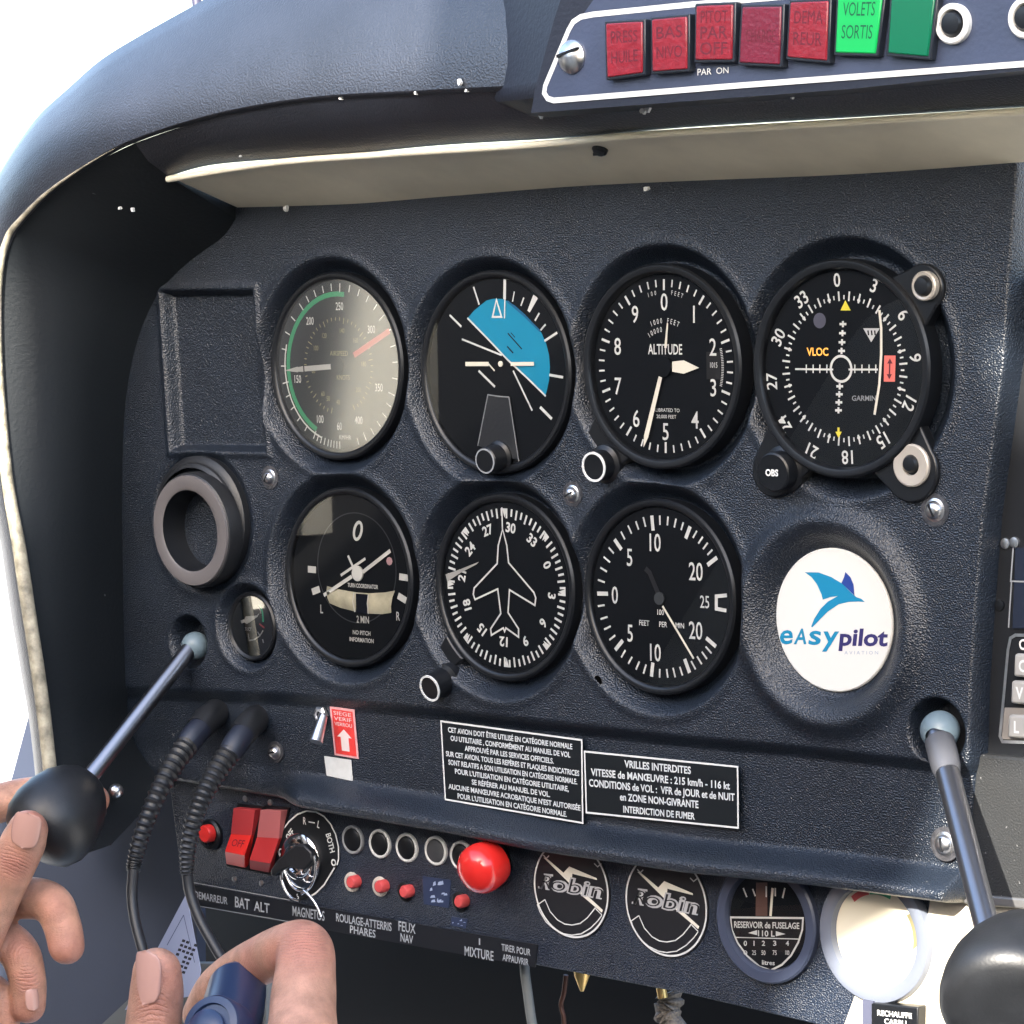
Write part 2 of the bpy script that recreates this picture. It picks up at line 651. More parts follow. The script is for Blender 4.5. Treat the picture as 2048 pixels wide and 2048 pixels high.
    me.polygons.foreach_set("loop_start", np.arange(0, faces.size, 4, dtype=np.int32))
    me.update(calc_edges=True)
    me.shade_smooth()
    me.materials.append(PANEL)
    o = bpy.data.objects.new("panel_face", me)
    COL.objects.link(o)
    o.parent = T.e
    return o


TP = Thing("dashboard", "moulded black plastic instrument panel with dished round seats, under the hood", "dashboard", 1024, 1000)
panel_mesh(TP)


def dome_screw(T, u, v, h, r, m, hh=2.2, slot=True):
    c = T.L(u, v, h)
    b = MB()
    b.lathe([(r * 1.25, -1.0), (r * 1.25, 0.3), (r, 0.6), (r * 0.96, hh * 0.5), (r * 0.7, hh * 0.85), (r * 0.3, hh), (0, hh)], c, n=24)
    sc_ = b.build("screw", m, T.e)
    b = MB()
    b.lathe([(r * 1.75, -1.0), (r * 1.75, 0.15), (r * 1.2, 0.25)], c, n=28)
    b.build("washer", mat("washer_dark", (0.10, 0.10, 0.11), 0.4, metal=0.7, var=0.4, vscale=400), sc_)
    a = random.uniform(0, math.pi)
    b = MB()
    dx, dy = r * 0.72 * math.cos(a), r * 0.72 * math.sin(a)
    nx, ny = -math.sin(a) * r * 0.13, math.cos(a) * r * 0.13
    b.poly([(c[0] - dx + nx, c[1] - dy + ny), (c[0] + dx + nx, c[1] + dy + ny), (c[0] + dx - nx, c[1] + dy - ny), (c[0] - dx - nx, c[1] - dy - ny)], c[2] + hh * 0.5, c[2] + hh + 0.05)
    b.build("screw_slot", BLACKM, sc_)
    return sc_


for u, v, h, r in ((540, 955, 0.2, 3.0), (1145, 988, 0.2, 3.0), (1870, 1020, 0.2, 3.6), (551, 1504, -4, 2.8), (1890, 1688, -2.5, 3.8)):
    dome_screw(TP, u, v, h, r, STEEL, 3.0)
b = MB()
c = TP.L(1195, 1362, 0.3)
b.lathe([(2.3, 0), (2.1, 0.2), (0, 0.2)], c, n=24)
b.build("empty_screw_hole", mat("hole_black", (0.002, 0.002, 0.002), 0.9, spec=0.0), TP.e)

# ------------------------------------------------------------------ hood (glareshield)
TH = Thing("glareshield", "dark padded vinyl glareshield arching over the instruments, worn pale along its left rim", "glareshield", 1024, 250)
ST = [  # A on the panel, E middle of the wall, B rim inner edge, C rim ridge, D outer edge
    ((330, 1575), (222, 1690), (130, 1722), (116, 1720), (98, 1716)),
    ((262, 1470), (170, 1480), (100, 1460), (90, 1462), (74, 1470)),
    ((254, 1374), (150, 1360), (83, 1326), (72, 1330), (53, 1352)),
    ((250, 1240), (140, 1230), (66, 1215), (54, 1215), (31, 1225)),
    ((248, 1100), (130, 1095), (48, 1090), (35, 1090), (13, 1100)),
    ((247, 964), (125, 960), (26, 960), (12, 960), (-8, 965)),
    ((252, 830), (120, 800), (9, 780), (-4, 780), (-30, 790)),
    ((264, 740), (120, 690), (4, 640), (-8, 635), (-52, 620)),
    ((286, 660), (130, 580), (8, 545), (-2, 535), (-48, 480)),
    ((315, 598), (150, 520), (24, 482), (14, 470), (-22, 385)),
    ((345, 560), (180, 480), (47, 446), (40, 436), (5, 335)),
    ((377, 530), (215, 440), (91, 399), (85, 390), (40, 280)),
    ((412, 503), (260, 400), (145, 357), (140, 348), (80, 228)),
    ((450, 475), (305, 370), (217, 312), (213, 303), (137, 176)),
    ((474, 440), (337, 353), (270, 286), (267, 278), (200, 121)),
]
ST2 = [
    (None, (337, 353), (270, 286), (267, 278), (200, 121)),
    (None, (417, 331), (362, 254), (360, 246), (275, 74)),
    (None, (543, 319), (480, 225), (478, 216), (380, 15)),
    (None, (700, 308), (640, 201), (638, 192), (520, -60)),
    (None, (891, 290), (850, 190), (848, 180), (760, -130)),
    (None, (1145, 275), (1110, 178), (1108, 166), (1050, -170)),
    (None, (1374, 255), (1350, 160), (1350, 148), (1320, -190)),
    (None, (1710, 235), (1700, 138), (1700, 124), (1680, -210)),
    (None, (2048, 214), (2048, 112), (2048, 98), (2048, -230)),
    (None, (2420, 190), (2420, 84), (2420, 70), (2420, -250)),
]
HE, HB, HC, HD = 42.0, 62.0, 65.0, 36.0


def cols(st, i, h, k=6):
    return catmull([TH.L(*s[i], h) for s in st], k)


b = MB()
A, E_, B_ = cols(ST, 0, -1), cols(ST, 1, HE), cols(ST, 2, HB)
b.loft([A, [a.lerp(e, 0.5) for a, e in zip(A, E_)], E_, [a.lerp(e, 0.5) for a, e in zip(E_, B_)], B_])
b.add([A[-1], TH.L(475, 413, -1), E_[-1] + Vector((0, 2.0, 1.0)), E_[-1]], [(0, 1, 2, 3)])
b.build("side_wall", WALL, TH.e, angle=80)

allst = ST + ST2[1:]
B1, C1, D1 = cols(allst, 2, HB), cols(allst, 3, HC), cols(allst, 4, HD)
E2 = cols(ST2, 1, HE)
B2 = cols(ST2, 2, HB)
# underside band
b = MB()
b.loft([E2, [a.lerp(e, 0.45) + Vector((0, 0, 3)) for a, e in zip(E2, B2)], B2])
b.build("front_band", HOOD, TH.e, angle=80)
# rounded rim
nrim = (len(ST) - 1) * 6 - 2
mid = [a.lerp(c_, 0.5) + Vector((0, 0, 1.0)) for a, c_ in zip(B1, C1)]
b = MB()
b.loft([B1, mid, C1])
rim_o = b.build("rim_edge", HOOD, TH.e, angle=80)
# outer skin rising from the ridge and rolling over behind
rows = [C1]
for t, dz, dy in ((0.12, 0.5, 0.0), (0.3, 1.5, 0), (0.5, 1.0, 0), (0.7, 1.0, 0), (0.86, 1.0, 0), (1.0, 0, 0)):
    rows.append([c_.lerp(d_, t) + Vector((0, 0, 6.0 * math.sin(math.pi * t) ** 0.8 if t < 1 else 0)) for c_, d_ in zip(C1, D1)])
rows.append([d_ + Vector((-1.5, 1.0, -12)) for d_ in D1])
rows.append([d_ + Vector((-66, -8, -60)) for d_ in D1])
b = MB()
b.loft(rows)
b.build("outer_skin", HOOD, TH.e, angle=80)
# pale worn piping along the left rim
b = MB()
lo = [p for p in C1[:nrim]]
b.tube([p.lerp(q, 0.35) + Vector((0, 0, 0.6)) for p, q in zip(C1[:nrim], B1[:nrim])],
       [3.3 * (1 if i < nrim - 60 else max(0.02, (nrim - i) / 60)) for i in range(nrim)], n=10)
b.build("rim_piping", RIM, TH.e)
# cream light strip under the hood
CA = [(475, 415), (700, 408), (891, 393), (1145, 373), (1374, 362), (1710, 348), (2048, 324), (2420, 296)]
CE = [(337, 353), (543, 321), (760, 304), (1060, 284), (1300, 263), (1670, 240), (2048, 216), (2420, 192)]
A_ = catmull([TH.L(*q, 0.5) for q in CA], 8)
E_ = catmull([TH.L(*q, HE + 0.5) for q in CE], 8)
b = MB()
b.loft([A_, [a.lerp(e, 0.5) for a, e in zip(A_, E_)], E_])
cr = b.build("light_strip", CREAM, TH.e)
b = MB()
b.tube([e + Vector((0, -1.2, 0.4)) for e in E_], 1.5, n=10)
lip = b.build("strip_lip", CREAM, TH.e)


def strip_screw(u, v, h, r, m):
    c = TH.L(u, v, h)
    b = MB()
    b.lathe([(r, -1), (r, 0.8), (r * 0.7, 1.8), (0, 2.0)], c, axis=(0, -0.8, 0.6), n=20)
    b.box(c[0] - r * 0.9, c[0] + r * 0.9, c[1] - 2.4, c[1] - 1.2, c[2] + 0.4, c[2] + 1.0)
    b.build("screw", m, TH.e)


strip_screw(1200, 299, 32, 3.2, BLACK)
strip_screw(400, 353, 30, 2.8, STEEL)
b = MB()
c = TH.L(232, 1582, 38)
b.lathe([(3.4, -1), (3.4, 0.6), (2.6, 2.2), (1.2, 3), (0, 3)], c, axis=(0.7, 0.1, 0.7), n=20)
b.build("screw", STEEL, TH.e)
# paint chips on the hood edge
b = MB()
for u, v, h, r in ((677, 180, 63.6, 1.0), (680, 196, 62.8, 0.8), (830, 185, 64, 0.6), (917, 164, 66, 1.0), (931, 182, 64, 0.7), (1080, 230, 60, 1.0),
                   (570, 416, 4, 1.3), (1290, 378, 4, 1.4), (480, 311, 45, 0.9), (165, 420, 46, 0.6), (238, 417, 46, 0.6), (263, 420, 46, 0.7),
                   (1294, 213, 62, 1.5), (1284, 222, 61.6, 1.2), (1300, 206, 62.4, 1.1), (1582, 196, 60.5, 0.5)):
    c = TH.L(u, v, h + 0.8)
    pts = [(c[0] + r * random.uniform(.5, 1.3) * math.cos(a), c[1] + r * random.uniform(.6, 1.6) * math.sin(a)) for a in [i * math.pi / 4 for i in range(8)]]
    b = MB()
    b.poly(pts, c[2] - 1.5, c[2])
    b.build("paint_chip", WHITE, TH.e, smooth=False)

# ------------------------------------------------------------------ annunciator pod on the hood
TA = Thing("annunciator_panel", "slanted dark warning light panel on the hood with white outline, red and green tiles", "warning panel", 1500, 80, 80)
HF = 80.0
PODM = mat("pod_paint", (0.040, 0.052, 0.092), 0.38, bump=0.15, bscale=600, var=0.15, vscale=30)
fp = [(1062, 226), (1700, 178), (2430, 100), (2430, -160), (1700, -130), (1150, -90), (1108, 40), (1070, 180)]
b = MB()
b.sheet([TA.L2(*q, HF) for q in fp], 0)
pts = [TA.L(*q, HF) for q in fp]
bk = [TA.L(u, v, 54) for u, v in ((1075, 236), (1700, 188), (2430, 110), (2430, -150), (1700, -120), (1010, -100), (985, 45), (955, 200))]
n = len(pts)
k0 = len(b.v)
b.v += [tuple(p) for p in pts] + [tuple(p) for p in bk]
for i in range(n):
    b.f.append((k0 + i, k0 + (i + 1) % n, k0 + n + (i + 1) % n, k0 + n + i))
b.build("housing", mat("pod_vinyl", (0.012, 0.015, 0.026), 0.5, bump=0.3, bscale=500, spec=0.4), TA.e, bevel=3.0, bseg=4)
b = MB()
b.sheet([TA.L2(*q, HF) for q in ((1098, 200), (1480, 171), (2048, 128), (2430, 98), (2430, -140), (1700, -110), (1230, -60), (1165, 32), (1140, 60), (1092, 180))], 0.3)
b.build("face_plate", PODM, TA.e)
b = MB()
b.stroke([TA.L2(*q, HF) for q in ((2430, -76), (1600, -9), (1385, 9), (1188, 29), (1163, 34), (1148, 44), (1138, 62), (1092, 172), (1090, 186), (1097, 197), (1109, 201),
                                  (1480, 171), (2048, 128), (2430, 99))], 2.1, 0.5)
b.build("white_outline", WHITE, TA.e)
c = TA.L(1146, 114, HF)
b = MB()
b.lathe([(6.4, 0.2), (6.4, 1.2), (5.2, 2.6), (2.5, 3.6), (0, 3.8)], c, n=32)
b.build("screw", STEEL, TA.e)
b = MB()
b.poly([(c[0] - 5, c[1] - 0.2), (c[0] + 5, c[1] + 2.3), (c[0] + 5, c[1] + 3.4), (c[0] - 5, c[1] + 0.9)], 1.0, 3.95)
b.build("screw_slot", BLACKM, TA.e)
LAMPS = [(((1211, 47), (1284, 43), (1284, 145), (1214, 155)), "r", ["PRESS", "HUILE"]), (((1303, 39), (1373, 33), (1373, 138), (1304, 143)), "r", ["BAS", "NIVO"]),
         (((1392, 12), (1465, 9), (1463, 119), (1390, 120)), "r", ["PITOT", "PAR", "OFF"]), (((1484, 14), (1562, 13), (1558, 129), (1478, 125)), "r2", ["CHARGE"]),
         (((1580, 5), (1656, 2), (1652, 121), (1574, 114)), "r", ["DEMA", "REUR"]), (((1676, -13), (1765, -16), (1750, 107), (1670, 105)), "g", ["VOLETS", "SORTIS"]),
         (((1783, -14), (1871, -19), (1855, 113), (1775, 106)), "g2", [])]
LM = {'r': mat("lens_red", (0.21, 0.012, 0.022), 0.28, var=0.12, vscale=250, bump=0.25, bscale=500), 'r2': mat("lens_dull_red", (0.14, 0.010, 0.026), 0.3, var=0.1, vscale=250, bump=0.25, bscale=500),
      'g': mat("lens_green_lit", (0.003, 0.30, 0.065), 0.3, emit=(0.005, 0.8, 0.15), estr=0.03), 'g2': mat("lens_green", (0.0005, 0.12, 0.055), 0.25)}
LAMPDARK = mat("lamp_frame", (0.014, 0.018, 0.026), 0.3)
lampz = 0
for q, mk, words_ in LAMPS:
    hb = HF + 4.5
    quad = [TA.L(*q[i], hb) for i in (3, 2, 1, 0)]
    cx = sum(p[0] for p in quad) / 4
    cy = sum(p[1] for p in quad) / 4
    z1 = quad[0][2]
    big = [(cx + (p[0] - cx) * 1.12, cy + (p[1] - cy) * 1.10) for p in quad]
    b = MB()
    b.poly(big, 0.4, z1 - 0.6)
    fr = b.build("warning_lamp", LAMPDARK, TA.e, bevel=0.4)
    b = MB()
    b.poly([(p[0], p[1]) for p in quad], z1 - 1.5, z1)
    b.build("lens", LM[mk], fr, bevel=0.5)
    if words_:
        b = MB()
        for i, wd in enumerate(words_):
            y1 = 0.92 - 0.29 * i if len(words_) > 2 else (0.86 - 0.38 * i if len(words_) == 2 else 0.62)
            quad_text(b, wd, subquad(quad, 0.14, 0.88, y1 - 0.24, y1), 0.12)
        b.build("lens_lettering", mat("ink_green", (0.0, 0.07, 0.03), 0.6) if mk[0] == 'g' else REDD, fr)
b = MB()
quad_text(b, "PAR  ON", [TA.L(*q, HF + 0.6) for q in ((1396, 151), (1458, 146), (1458, 133), (1396, 137))], 0.3)
b.build("small_lettering", WHITE, TA.e)
for u, v in ((1911, 48), (2058, 36)):
    c = TA.L(u, v, HF)
    b = MB()
    b.lathe([(7.0, 0.3), (7.0, 2.2), (6.4, 2.8), (5.0, 2.6), (4.6, 1.2)], c, n=40)
    rg = b.build("dimmer_ring", WHITE, TA.e)
    b = MB()
    b.lathe([(4.6, 0.3), (4.6, 2.0), (3.6, 3.4), (0, 3.8)], c, n=32)
    b.build("dimmer_core", BLACK, rg)

# ------------------------------------------------------------------ round instruments
MZ = 0.12          # height of printed markings over a dial


def gauge(key, name, label, cat, dial=DIAL, proud=2.4, wide=3.6, glz=1.4, gm=GLASS):
    u, v, h, R = GP[key]
    T = Thing(name, label, cat, u, v, h, group="round flight instruments")
    b = MB()
    b.lathe([(R + wide, -5), (R + wide, proud - 1.0), (R + wide - 0.8, proud - 0.1), (R + wide - 1.6, proud), (R + 0.9, proud - 0.4), (R + 0.2, proud - 1.4), (R, 0)], n=96)
    b.build("bezel", BLACK, T.e)
    b = MB()
    b.lathe([(R + 0.5, 0), (0, 0)], n=96)
    b.build("dial", dial, T.e)
    if glz:
        b = MB()
        b.lathe([(R + 0.4, glz), (R * 0.5, glz + 0.05), (0, glz + 0.06)], n=96)
        b.build("glass", gm, T.e)
    return T, R


# airspeed indicator
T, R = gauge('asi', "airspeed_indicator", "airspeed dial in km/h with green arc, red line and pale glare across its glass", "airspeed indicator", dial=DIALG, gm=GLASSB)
KM = [(60, 180), (80, 192), (100, 207), (150, 257), (200, 319), (250, 363), (300, 412), (350, 470), (400, 513), (410, 521)]


def kma(k):
    for (a, x), (c, y) in zip(KM, KM[1:]):
        if a <= k <= c:
            return x + (y - x) * (k - a) / (c - a)


b = MB()
k = 60
while k <= 410:
    a = kma(k)
    b.tick(0, 0, a, R * (0.86 if k % 50 == 0 else 0.88), R * 0.965, 0.55, MZ)
    k += 10 if k >= 100 else 5
for k in (60, 100, 150, 200, 250, 300, 350, 400):
    a = math.radians(kma(k))
    put_text(b, str(k), R * 0.70 * math.sin(a), R * 0.70 * math.cos(a), 3.6, MZ, xs=0.66, bold=0.01)
b.arc(0, 0, R * 0.895, 199, 286, 0.75, MZ + 0.03)
put_text(b, "KM/HR", 3.5, -R * 0.83, 2.0, MZ, xs=0.9)
b.build("dial_markings", mat("marking_bright", (0.92, 0.92, 0.88), 0.6), T.e)
b = MB()
b.arc(0, 0, R * 0.84, 207, 368, 2.2, MZ)
b.build("green_arc", GREEN, T.e)
b = MB()
for i in range(46):
    a = 193 + i * 320 / 45
    b.tick(0, 0, a, R * (0.50 if i % 5 == 0 else 0.53), R * 0.57, 0.4, MZ)
for s_, a in (("40", 182), ("50", 205), ("60", 219), ("80", 262), ("100", 300), ("120", 328), ("140", 10), ("160", 44), ("180", 86), ("200", 130)):
    a = math.radians(a)
    put_text(b, s_, R * 0.42 * math.sin(a), R * 0.42 * math.cos(a), 2.3, MZ, xs=0.7)
put_text(b, "AIRSPEED", 0.5, R * 0.15, 2.3, MZ, xs=0.85)
put_text(b, "KNOTS", 3.0, -R * 0.13, 2.3, MZ, xs=0.8)
b.build("inner_scale", PALEY, T.e)
b = MB()
b.tick(0, 0, 64, R * 0.29, R * 0.94, 2.6, MZ + 0.05)
b.build("red_line", REDM, T.e)
b = MB()
b.tick(0, 0, 266, R * 0.09, R * 0.55, 2.4, 0.8)
b.tick(0, 0, 266, R * 0.57, R * 0.66, 2.6, 0.8, 2.0)
b.tick(0, 0, 266, R * 0.66, R * 0.86, 2.6, 0.8, 0.3)
b.build("pointer", WHITE, T.e)
b = MB()
b.lathe([(4.0, 0.3), (4.0, 1.0), (0, 1.2)], n=32)
b.build("pointer_hub", DIALG, T.e)

# attitude indicator
T, R = gauge('ai', "attitude_indicator", "attitude indicator with bright blue sky half tilted right over black ground", "attitude indicator")
ZA = (840, 520, .2381)
hh = GP['ai'][2]
z = lambda *p: T.zp(ZA, p, hh)
BLUE = mat("horizon_blue", (0.0006, 0.22, 0.37), 0.55)
b = MB()
sky_o = z((400, 490), (455, 425), (515, 375), (560, 340), (620, 325), (690, 327), (735, 345), (800, 385), (880, 455), (960, 540), (1020, 610), (1060, 700), (1085, 800), (1092, 900),
          (1085, 1010), (1065, 1100), (1055, 1140), (900, 985), (740, 840), (560, 650))
b.sheet(sky_o, 0.06)
b.build("sky_sector", BLUE, T.e)
b = MB()
b.stroke(z((735, 345), (880, 470), (1010, 598)), 0.9, 0.13)
b.sheet(z((735, 345), (800, 385), (880, 455), (960, 540), (1010, 598), (900, 492), (800, 402)), 0.1)
b.build("sky_shade_line", mat("horizon_dark_blue", (0.004, 0.10, 0.22), 0.5), T.e)
b = MB()
b.stroke(z((400, 487), (560, 650), (740, 840), (900, 988), (1058, 1143)), 0.8, 0.16)
for p0, p1, w in (((452, 225), (500, 375), 0.8), ((252, 462), (350, 560), 0.9), ((1048, 680), (1155, 610), 1.0), ((1088, 965), (1205, 985), 1.1), ((1012, 1235), (1110, 1335), 1.3),
                  ((795, 265), (780, 350), .6), ((875, 315), (850, 385), .7), ((1005, 445), (968, 510), .8), ((1058, 540), (1015, 590), .8), ((355, 665), (690, 800), .8),
                  ((785, 930), (945, 1265), .8), ((495, 930), (632, 1065), 1.0), ((715, 160), (713, 330), 1.5), ((716, 330), (712, 490), 0.6)):
    b.stroke(z(p0, p1), w, 0.2)
b.stroke(z((645, 335), (612, 478), (688, 478)), 0.9, 0.22, closed=True)
b.sheet(z((955, 290), (995, 318), (925, 440), (905, 425)), 0.2)
b.build("roll_scale", WHITE, T.e)
b = MB()
b.stroke(z((740, 615), (858, 748)), .6, 0.2)
b.stroke(z((765, 610), (800, 650)), .4, 0.2)
b.stroke(z((735, 725), (785, 782)), .6, 0.2)
b.build("pitch_lines", BLACKM, T.e)
b = MB()
b.stroke(z((395, 873), (590, 873)), 1.8, 1.0)
b.stroke(z((775, 873), (970, 871)), 1.6, 1.0)
b.stroke(z((590, 873), (640, 930)), 0.7, 1.0)
cdot = z((688, 872))[0]
b.lathe([(1.2, 0.6), (1.2, 1.1), (0, 1.3)], (cdot[0], cdot[1], 0), n=20)
b.build("miniature_aeroplane", CREAMPT, T.e)
b = MB()
cov = [T.L2(ZA[0] + x * ZA[2], ZA[1] + y * ZA[2], hh) for x, y in ((585, 1130), (762, 1150), (845, 1690), (500, 1560))]
b.poly(cov, 0.2, 1.1)
b.build("pitch_cover", mat("cover_grey", (0.020, 0.022, 0.026), 0.4, bump=0.2, bscale=600), T.e, bevel=0.4)
b = MB()
b.stroke(z((762, 1150), (845, 1690)), 0.5, 1.16)
b.stroke(z((500, 1560), (585, 1130), (680, 1145), (762, 1150)), 0.5, 1.16)
b.build("cover_edge", DIM, T.e)
p0, p1 = T.L(1000, 890, hh + 1), T.L(969, 921, hh + 10.5)
b = MB()
ax = (0, -0.12, 1)
b.lathe([(7.2, 0.2), (7.2, 2.0), (5.8, 3.0), (5.8, 10.0), (5.2, 10.6), (0, 10.7)], (p1[0] - 0.2, p1[1] + 1.0, -0.5), ax, n=40)
kb = b.build("pitch_knob", BLACK, T.e)
b = MB()
b.lathe([(5.35, 10.2), (5.35, 10.75), (4.7, 10.75)], (p1[0] - 0.2, p1[1] + 1.0, -0.5), ax, n=40)
b.build("knob_rim", DIM, kb)

# altimeter
T, R = gauge('alt', "altimeter", "altimeter marked 0 to 9 with ALTITUDE lettering and two pale pointers", "altimeter", proud=3.6, wide=4.0, glz=2.2)
b = MB()
R0 = 35.1
for i in range(50):
    a = i * 7.2
    big = i % 5 == 0
    b.tick(0, 0, a, R0 - (4.4 if big else 3.0), R0, 1.0 if big else 0.7, MZ)
for i in range(10):
    a = math.radians(i * 36)
    r = 26.2
    put_text(b, str(i) if i != 1 else "I", r * math.sin(a), r * math.cos(a), 7.2, MZ, xs=0.8, bold=0.005)
put_text(b, "ALTITUDE", 0.2, 7.0, 4.3, MZ, xs=0.66, bold=0.012)
for s_, r, a0, st in (("1000 FEET", 18.5, -22, 5.6), ("10000", 15.0, -33, 6.5)):
    for j, ch in enumerate(s_):
        a = a0 + j * st
        ar = math.radians(a)
        put_text(b, ch, r * math.sin(ar), r * math.cos(ar), 2.2, MZ, rot=a, xs=0.7)
for s_, a0, st in (("100", -16, 3.6), ("FEET", 8, 3.4)):
    for j, ch in enumerate(s_):
        ar = math.radians(a0 + j * st)
        put_text(b, ch, 30.0 * math.sin(ar), 30.0 * math.cos(ar), 1.9, MZ, rot=a0 + j * st, xs=0.7)
put_text(b, "CALIBRATED TO", -0.2, -17.7, 1.5, MZ, xs=1.0)
put_text(b, "20,000 FEET", 0.5, -20.3, 1.5, MZ, xs=1.0)
for i in range(23):
    b.tick(0, 0, 76 + i * 1.3, 29.2, 30.4, 0.25, MZ)
put_text(b, "1015", 25.3, 0.8, 2.2, MZ, xs=0.7)
b.build("dial_markings", WHITE, T.e)
b = MB()
b.sheet([(21.5, -5), (28.6, -5), (28.6, 6), (21.5, 6)], 0.06)
b.build("pressure_window", mat("window_black", (0.003, 0.003, 0.004), 0.7), T.e)
b = MB()
for a, r0, r1, w0, w1 in ((198, 4.5, 30, 1.9, 2.3), (198, 30, 34.6, 2.3, 0.2)):
    b.tick(0, 0, a, r0, r1, w0, 1.3, w1)
b.build("long_pointer", CREAMPT, T.e)
b = MB()
a = math.radians(91)
pp = []
for rr, w in ((4.5, 2.0), (10.5, 2.7), (18.5, 0.1), (10.5, -2.7), (4.5, -2.0)):
    pp.append((rr * math.sin(a) + w * math.cos(a), rr * math.cos(a) - w * math.sin(a)))
b.sheet(pp, 0.95)
b.build("short_pointer", CREAMPT, T.e)
b = MB()
b.tick(0, 0, 7, 7.5, 17.5, 1.3, 0.7, 0.7)
b.build("thin_pointer", CREAMPT, T.e)
b = MB()
b.lathe([(4.2, 0.3), (4.2, 1.5), (0, 1.7)], n=32)
b.build("pointer_hub", DIAL, T.e)


def knob(T, u, v, h, r, name="knob", rim=WHITE, body=BLACK, lug=None, base=1.3, ax=(0, -0.1, 1), hl=9.0, face=None):
    """turning knob whose front ring is at u, v and h"""
    c = Vector(T.L(u, v, h))
    a = Vector(ax).normalized()
    o = c - a * hl
    b = MB()
    b.lathe([(r * base, -2), (r * base, 2.0), (r * 1.02, 3.0), (r * 1.02, hl - 0.6), (r * 0.93, hl - 0.1), (r * 0.75, hl - 0.2), (0, hl - 0.2)], o, a, n=40)
    k_ = b.build(name, body, T.e)
    if rim:
        b = MB()
        b.lathe([(r, hl - 0.5), (r * 1.0, hl + 0.15), (r * 0.86, hl + 0.15), (r * 0.84, hl - 0.25)], o, a, n=48)
        b.build("knob_rim", rim, k_)
    return k_


def lug(T, cx, cy, R, ang, wdt, z0, z1, r_end):
    """ear of an instrument case that carries a knob"""
    b = MB()
    a = math.radians(ang)
    pts = []
    ux, uy = math.sin(a), math.cos(a)
    for t in range(13):
        q = math.pi * t / 12
        lx, ly = r_end * math.cos(q), r_end * math.sin(q)
        pts.append((cx + ux * ly + uy * lx, cy + uy * ly - ux * lx))
    hw = math.asin(min(0.9, wdt / (R + 1.5)))
    for t in range(9):
        q = a + hw * (1 - 2 * t / 8) * -1
        q = a - hw + 2 * hw * t / 8
        pts.append(((R + 1.5) * math.sin(q), (R + 1.5) * math.cos(q)))
    b.poly(pts, z0, z1)
    return b.build("case_ear", BLACK, T.e, bevel=0.8)


c = T.L(1190, 926, GP['alt'][2])
lug(T, c[0], c[1], 38, math.degrees(math.atan2(c[0], c[1])), 13, -5, 1.4, 9)
knob(T, 1187, 934, 8.0, 6.2, rim=WHITE, body=BLACK)

# course deviation indicator
T, R = gauge('vor', "course_indicator", "course deviation indicator with 0 to 33 compass ring and orange VLOC lamp", "course indicator", proud=3.4, wide=4.2, glz=2.0)
ZV = (1480, 500, .2795)
hv = GP['vor'][2]
z = lambda *p: T.zp(ZV, p, hv)
b = MB()
R0 = 30.1
cx0, cy0 = z((745, 850))[0]
for i in range(72):
    a = i * 5 + 5.5
    big = i % 2 == 0
    b.tick(cx0, cy0, a, R0 - (4.0 if big else 3.4), R0 - 0.3 if big else R0 - 1.8, 0.75 if big else 0.6, MZ)
for i in range(12):
    a = math.radians(i * 30 + 15.5)
    b.ringflat(cx0 + (R0 - 2.9) * math.sin(a), cy0 + (R0 - 2.9) * math.cos(a), 0.0, 0.75, MZ + 0.02, n=12)
for s_, p, rot in (("0", (697, 243), -4), ("3", (950, 282), 22), ("6", (1150, 480), 52), ("9", (1232, 775), 84), ("12", (1190, 1090), 116), ("15", (1010, 1340), 146),
                   ("18", (768, 1455), 177), ("21", (525, 1415), 206), ("24", (335, 1230), 236), ("27", (250, 935), 268), ("30", (297, 632), 298), ("33", (455, 375), 326)):
    q = z(p)[0]
    dq = math.hypot(q[0] - cx0, q[1] - cy0)
    put_text(b, s_, q[0] + (q[0] - cx0) / dq * 1.7, q[1] + (q[1] - cy0) / dq * 1.7, 5.4, MZ, rot=rot, xs=0.9, bold=0.012)
b.build("compass_ring", WHITE, T.e)
b = MB()
b.stroke(z((398, 852), (670, 855)), 0.7, 0.3)
b.stroke(z((780, 855), (990, 855)), 0.7, 0.3)
for x in (478, 527, 575, 625, 825, 876, 927, 975):
    b.stroke(z((x, 820), (x, 880)), 0.55, 0.32)
for y in (530, 595, 660, 722, 975, 1032, 1090, 1147):
    xm = 740 - (y - 530) * 0.052
    b.stroke(z((xm - 24, y), (xm + 24, y)), 0.9, 0.3)
    b.stroke(z((xm, y - 22), (xm, y + 22)), 0.9, 0.32)
q = z((727, 850))[0]
b.ringflat(q[0], q[1], 4.4, 5.4, 0.36)
b.build("deviation_scale", WHITE, T.e)
b = MB()
b.stroke(z((1005, 430), (1018, 560), (1018, 750), (1005, 960), (970, 1178)), 1.1, 0.7)
b.build("deviation_needle", CREAMPT, T.e)
b = MB()
b.sheet(z((757, 360), (795, 432), (722, 432)), 0.3)
b.sheet(z((686, 1300), (732, 1300), (708, 1345)), 0.3)
b.stroke(z((708, 1270), (708, 1300)), 1.0, 0.3)
b.build("yellow_index", YEL, T.e)
b = MB()
quad_text(b, "VLOC", [T.L(ZV[0] + x * ZV[2], ZV[1] + y * ZV[2], hv) for x, y in ((482, 755), (636, 755), (634, 697), (480, 697))], 0.3, bold=0.02)
b.build("mode_lamp", mat("lamp_orange", (0.9, 0.42, 0.08), 0.5, emit=(1.0, 0.42, 0.06), estr=0.12), T.e)
b = MB()
b.sheet(z((1035, 755), (1117, 755), (1112, 942), (1032, 942)), 0.3)
fl = b.build("red_flag", mat("flag_red", (0.72, 0.16, 0.13), 0.6), T.e)
b = MB()
b.stroke(z((1077, 790), (1073, 905)), 0.6, 0.4)
b.sheet(z((1077, 775), (1096, 812), (1058, 812)), 0.42)
